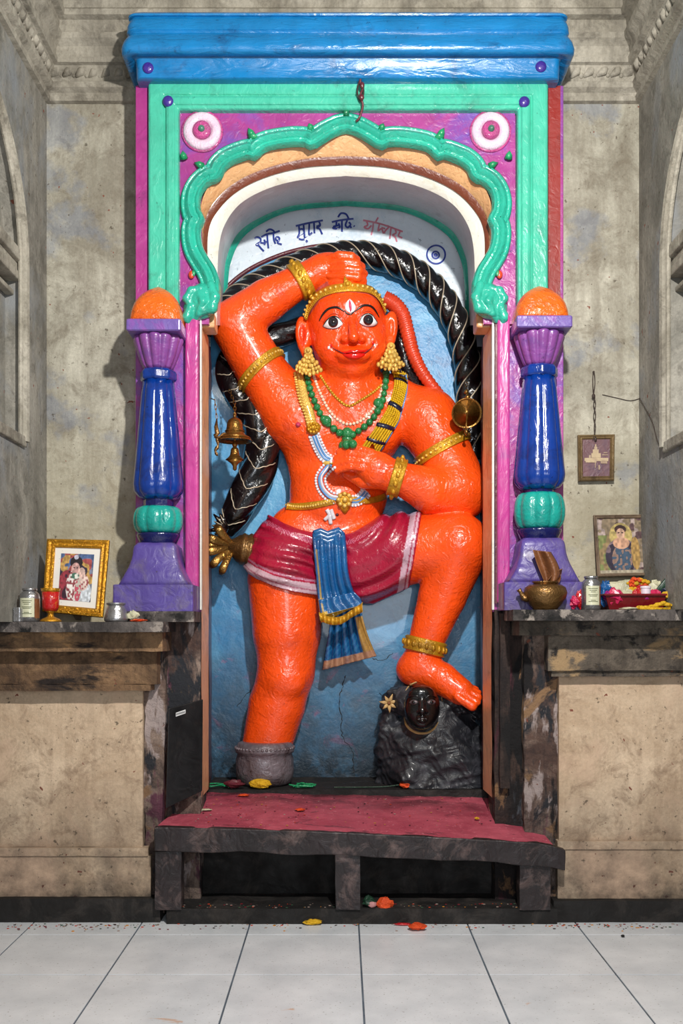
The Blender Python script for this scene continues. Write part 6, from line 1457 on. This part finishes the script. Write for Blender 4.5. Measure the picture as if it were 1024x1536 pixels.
for cx, cy in ((621, 1053.5), (646, 1053.5)):
    patch([(cx - 7, cy + .5), (cx - 3, cy - 3.5), (cx + 3, cy - 3.5), (cx + 6.5, cy), (cx + 2, cy + 3.5), (cx - 3.5, cy + 3.2)], .005, .008, M['silver'], 'silvered_eye', fp, rings=3, bv=rbv, n=3)
    patch(ell_poly(cx, cy, 2.4, 2.6, 10), .013, .003, M['face_black'], 'eye_pupil', fp, rings=2, bv=rbv, n=1)
    strand([(cx - 9, cy - 6), (cx - 3, cy - 10), (cx + 4, cy - 9.5), (cx + 8, cy - 6)], .006, M['face_black'], 'brow_ridge', .003, fp, bv=rbv)
strand([(626, 1079), (633, 1078.2), (640, 1079)], .0035, M['steel'], 'lip_shine', .004, fp, bv=rbv)
strand([(606, 1076), (609, 1086), (616, 1094), (626, 1099), (640, 1099), (650, 1093), (657, 1083)], .012, M['sandal'], 'sandal_paste', -.002, rk, bv=rbv, flat=.5)
strand([(608, 1036), (616, 1027), (632, 1022), (648, 1026), (660, 1038), (663, 1052)], .008, M['sandal'], 'sandal_paste', -.001, rk, bv=rbv, flat=.5)
c0 = sfc(rbv, 585, 1055, .02, 6.1)
fl2 = thing('dry_flower', 'pale dry star shaped flower stuck on the left of the rock', 'flower', c0); m = MB()
for k in range(7):
    a = k * 2 * PI / 7 + .3; e_ = Vector((math.cos(a), -.2, math.sin(a))); m.tube([c0, c0 + e_ * .028 + Vector((0, -.008, 0)), c0 + e_ * (.052 + .01 * (k % 2))], [.006, .012, .002], 7, flat=.4)
m.obj('petals', M['sandal'], fl2, smooth=True); m = MB(); m.ball(c0 + Vector((0, -.012, 0)), .011, 8, 6); m.obj('centre', M['leaf_dry'], fl2, smooth=True)

# ------------------------------------------------------------------ green leafy corbels where the scalloped arch ends
def corbel(sg, lab):
    f = Field((X(262 if sg < 0 else 688, 5.5), 5.42, Z(496, 5.5)), (X(334 if sg < 0 else 764, 5.5), 5.66, Z(412, 5.5)), .004)
    def A_(x, y, D): return P(x if sg < 0 else 2 * CC - x - 2, y, D)
    w = lambda n: S(n, 5.55)
    f.ell(A_(303, 452, 5.585), (w(23), .06, w(27)), .02, rot=-.1 * sg); f.ell(A_(288, 466, 5.59), (w(13), .045, w(20)), .02)
    f.path([A_(316, 428, 5.56), A_(322, 446, 5.55), A_(318, 462, 5.55), A_(304, 466, 5.55), A_(298, 458, 5.55)], [w(7), w(8), w(8), w(6), w(4)], .012)
    f.path([A_(300, 432, 5.55), A_(287, 436, 5.55), A_(280, 448, 5.55), A_(286, 458, 5.55)], [w(4), w(6), w(6), w(4)], .01)
    f.path([A_(285, 462, 5.55), A_(280, 476, 5.56), A_(284, 488, 5.58)], [w(6), w(7), w(3)], .01)
    f.path([A_(298, 440, 5.54), A_(304, 452, 5.53), A_(298, 470, 5.55), A_(292, 482, 5.58)], [w(4), w(6), w(5), w(3)], .008)
    f.path([A_(308, 440, 5.545), A_(310, 452, 5.54)], [w(3), w(5)], .008)
    v, q = f.mesh(1, .4); o = mesh_obj('leafy_corbel', v, q, M['mint_arch'], shr, smooth=True)
    m = MB(); m.box(*sorted((A_(322, 0, 5.66).x, A_(300, 0, 5.66).x)), 5.645, 5.80, Z(489, 5.62), Z(466, 5.62)); m.obj('arch_springer', M['tan'], shr, bevel=.01)
    m = MB(); c1 = A_(287, 412, 5.585); m.ball(c1, .018, 10, 7, (1, .6, 1.3)); m.obj('painted_bud', M['cord_red'], shr, smooth=True)
    m = MB(); m.ball(c1 + Vector((.012 * -sg, -.004, .006)), .012, 8, 6, (1, .6, 1.5)); m.obj('painted_bud_leaf', M['leaf_mint'], shr, smooth=True)
corbel(-1, 'left'); corbel(1, 'right')

# ------------------------------------------------------------------ bells
def bell(c, Rm, H, axis, mat, m=None):
    pr = [(1.0, 0), (.98, .02), (.86, .10), (.66, .22), (.52, .36), (.46, .55), (.43, .74), (.36, .87), (.22, .95), (.10, 1.0), (.06, 1.02)]
    inn = [(.05, .95), (.30, .84), (.38, .6), (.44, .4), (.6, .22), (.8, .09), (.94, .01)]
    pts = [(r * Rm, h * H) for r, h in pr]; rin = [(r * Rm, h * H) for r, h in inn]
    m = m or MB(); m.lathe(c, rin[::1] + pts, 48, axis, caps=False); return m
D = 5.98; c0 = P(352, 662, D); bl = thing('brass_bell', 'larger brass bell hanging on a chain left of the torso', 'bell', c0)
bell(c0, S(27, D), S(36, D), Vector((0, 0, 1)), None).obj('bell_body', M['brass'], bl, smooth=True)
m = MB()
for h_, r_ in ((.16, .80), (.13, .86), (.42, .52)): m.lathe(c0 + Vector((0, 0, S(36, D) * h_)), [(S(27, D) * r_, -.004), (S(27, D) * r_ + .005, 0), (S(27, D) * r_, .004)], 40)
m.obj('bell_rings', M['brass'], bl, smooth=True)
def chain(m, a, b_, n, r=.011, w=.0028):
    for k in range(n):
        p = a.lerp(b_, (k + .5) / n); L_ = (b_ - a).length / n * .72; ax = (b_ - a).normalized(); u = Vector((0, -1, 0)) if k % 2 else Vector((1, 0, 0)).cross(ax).cross(ax).normalized()
        if k % 2 == 0: u = ax.cross(Vector((0, -1, 0))).normalized()
        q = [p + ax * math.cos(2 * PI * j / 12) * L_ + u * math.sin(2 * PI * j / 12) * r * .7 for j in range(13)]; m.tube(q, w, 5, caps=False)
top = P(345, 586, 6.20)
m = MB(); chain(m, c0 + Vector((0, 0, S(38, D))), P(352, 606, 6.04), 4); chain(m, P(352, 606, 6.04), P(344, 585, 6.2), 5); m.tube([c0 + Vector((0, 0, S(34, D))), c0 + Vector((0, 0, S(42, D)))], .010, 10)
m.obj('chain', M['brass'], bl, smooth=True)
m = MB(); m.tube([c0 + Vector((0, 0, .1)), c0 + Vector((0, 0, -.01))], .005, 8); m.ball(c0 + Vector((0, 0, -.02)), .016, 12, 8, (1, 1, 1.3)); m.obj('clapper', M['brass'], bl, smooth=True)
c1 = P(352, 690, D); b2 = thing('brass_bell', 'smaller pointed brass bell hanging directly below the larger bell', 'bell', c1)
bell(c1, S(14, D), S(20, D), Vector((0, 0, 1)), None).obj('bell_body', M['brass'], b2, smooth=True)
m = MB(); m.tube([c0 + Vector((0, 0, -.02)), c1 + Vector((0, 0, S(19, D)))], .006, 8); m.obj('hanging_rod', M['brass'], b2, smooth=True)
m = MB(); m.lathe(c1, [(S(13, D), 0), (S(6, D), -S(5, D)), (S(3, D), -S(9, D)), (S(3, D), -S(14, D)), (S(1, D), -S(16, D))], 20); m.obj('clapper', M['brass'], b2, smooth=True)
c2 = P(700, 620, 5.98); b3 = thing('brass_bell', 'tilted brass bell seen from below beside the right shoulder', 'bell', c2)
ax3 = Vector((-.02, .93, .36)).normalized()
bell(c2, S(23, D), S(30, D), ax3, None).obj('bell_body', M['brass'], b3, smooth=True)
m = MB()
for r_ in (.55, .72, .88): m.lathe(c2 + ax3 * (S(30, D) * (.25 if r_ < .6 else .15 if r_ < .8 else .055)), [(S(23, D) * r_ - .002, -.002), (S(23, D) * r_ - .006, 0), (S(23, D) * r_ - .002, .002)], 40, ax3)
m.obj('inner_rings', M['brass'], b3, smooth=True)
m = MB(); m.tube([c2 + ax3 * S(26, D), c2 - ax3 * .01, P(699, 640, 5.95), P(699, 646, 5.95)], .005, 8); m.ball(P(699, 648, 5.95), .013, 10, 7, (1, 1, 1.4)); m.ball(c2 + Vector((0, .02, 0)), .012, 10, 7); m.obj('clapper', M['brass'], b3, smooth=True)
m = MB(); chain(m, P(701, 602, 6.1), P(699, 574, 6.22), 5, .013); m.tube([c2 + ax3 * S(29, D), P(701, 602, 6.1)], .012, 8); m.ball(P(701, 596, 6.13), .018, 8, 6); m.ball(P(699, 588, 6.16), .016, 8, 6); m.obj('chain', M['brass'], b3, smooth=True)
c3 = P(326, 655, 5.94); b4 = thing('metal_ornament', 'narrow dark brass pendant hanging beside the left jamb', 'ornament', c3)
m = MB(); m.tube([P(325, 628, 5.97), P(324, 640, 5.95), P(326, 650, 5.94), P(322, 657, 5.94)], [.003, .012, .016, .006], 8, flat=.5); m.tube(spline([P(321, 652, 5.94), P(328, 656, 5.93), P(336, 650, 5.93), P(341, 654, 5.95)], 4), .007, 7); m.obj('upper_leaf', M['bronze'], b4, smooth=True)
m = MB(); m.tube(spline([P(325, 655, 5.94), P(327, 668, 5.94), P(323, 676, 5.94), P(326, 684, 5.94)], 5), [.008, .011, .012, .010, .008, .006, .009, .012, .011, .010, .008, .006, .009, .01, .008, .004], 8, flat=.6); m.obj('lower_leaf', M['bronze'], b4, smooth=True)
m = MB(); chain(m, P(325, 628, 5.97), P(322, 600, 5.97), 4, .008, .002); m.tube([P(322, 600, 5.97), Vector((X(316.5, 6.0) , 5.99, Z(598, 6.0)))], .003, 6); m.obj('chain', M['bronze'], b4, smooth=True)

# ------------------------------------------------------------------ lights, world, camera
w = bpy.data.worlds.new('World'); SC.world = w; w.use_nodes = True
w.node_tree.nodes['Background'].inputs[0].default_value = (.80, .88, 1.0, 1); w.node_tree.nodes['Background'].inputs[1].default_value = .22
def area(name, loc, tgt, size, power, col=(1, 1, 1)):
    l = bpy.data.lights.new(name, 'AREA'); l.shape = 'DISK'; l.size = size; l.energy = power; l.color = col
    o = bpy.data.objects.new(name, l); COL.objects.link(o); o.location = loc; o.rotation_euler = (Vector(tgt) - Vector(loc)).to_track_quat('-Z', 'Y').to_euler(); return o
area('hanging_lamp_light', (.62, 1.9, 4.3), (0, 6, 2.6), .15, 225, (1, .965, .91))
area('front_fill_light', (.3, -.6, 2.0), (0, 6, 2.6), 1.4, 62, (.9, .95, 1))  # added soft frontal fill that brightens the niche, not a real opening
cam = bpy.data.cameras.new('Camera'); co = bpy.data.objects.new('Camera', cam); COL.objects.link(co); SC.camera = co
co.location = (0, 0, EYE); co.rotation_euler = (PI / 2, 0, 0); cam.sensor_fit = 'VERTICAL'; cam.sensor_height = 36; cam.lens = 36 * F / 1536; cam.shift_y = (HY - 768) / 1536; cam.clip_start = .05
SC.view_settings.view_transform = 'Standard'; SC.view_settings.look = 'None'; SC.view_settings.exposure = 0
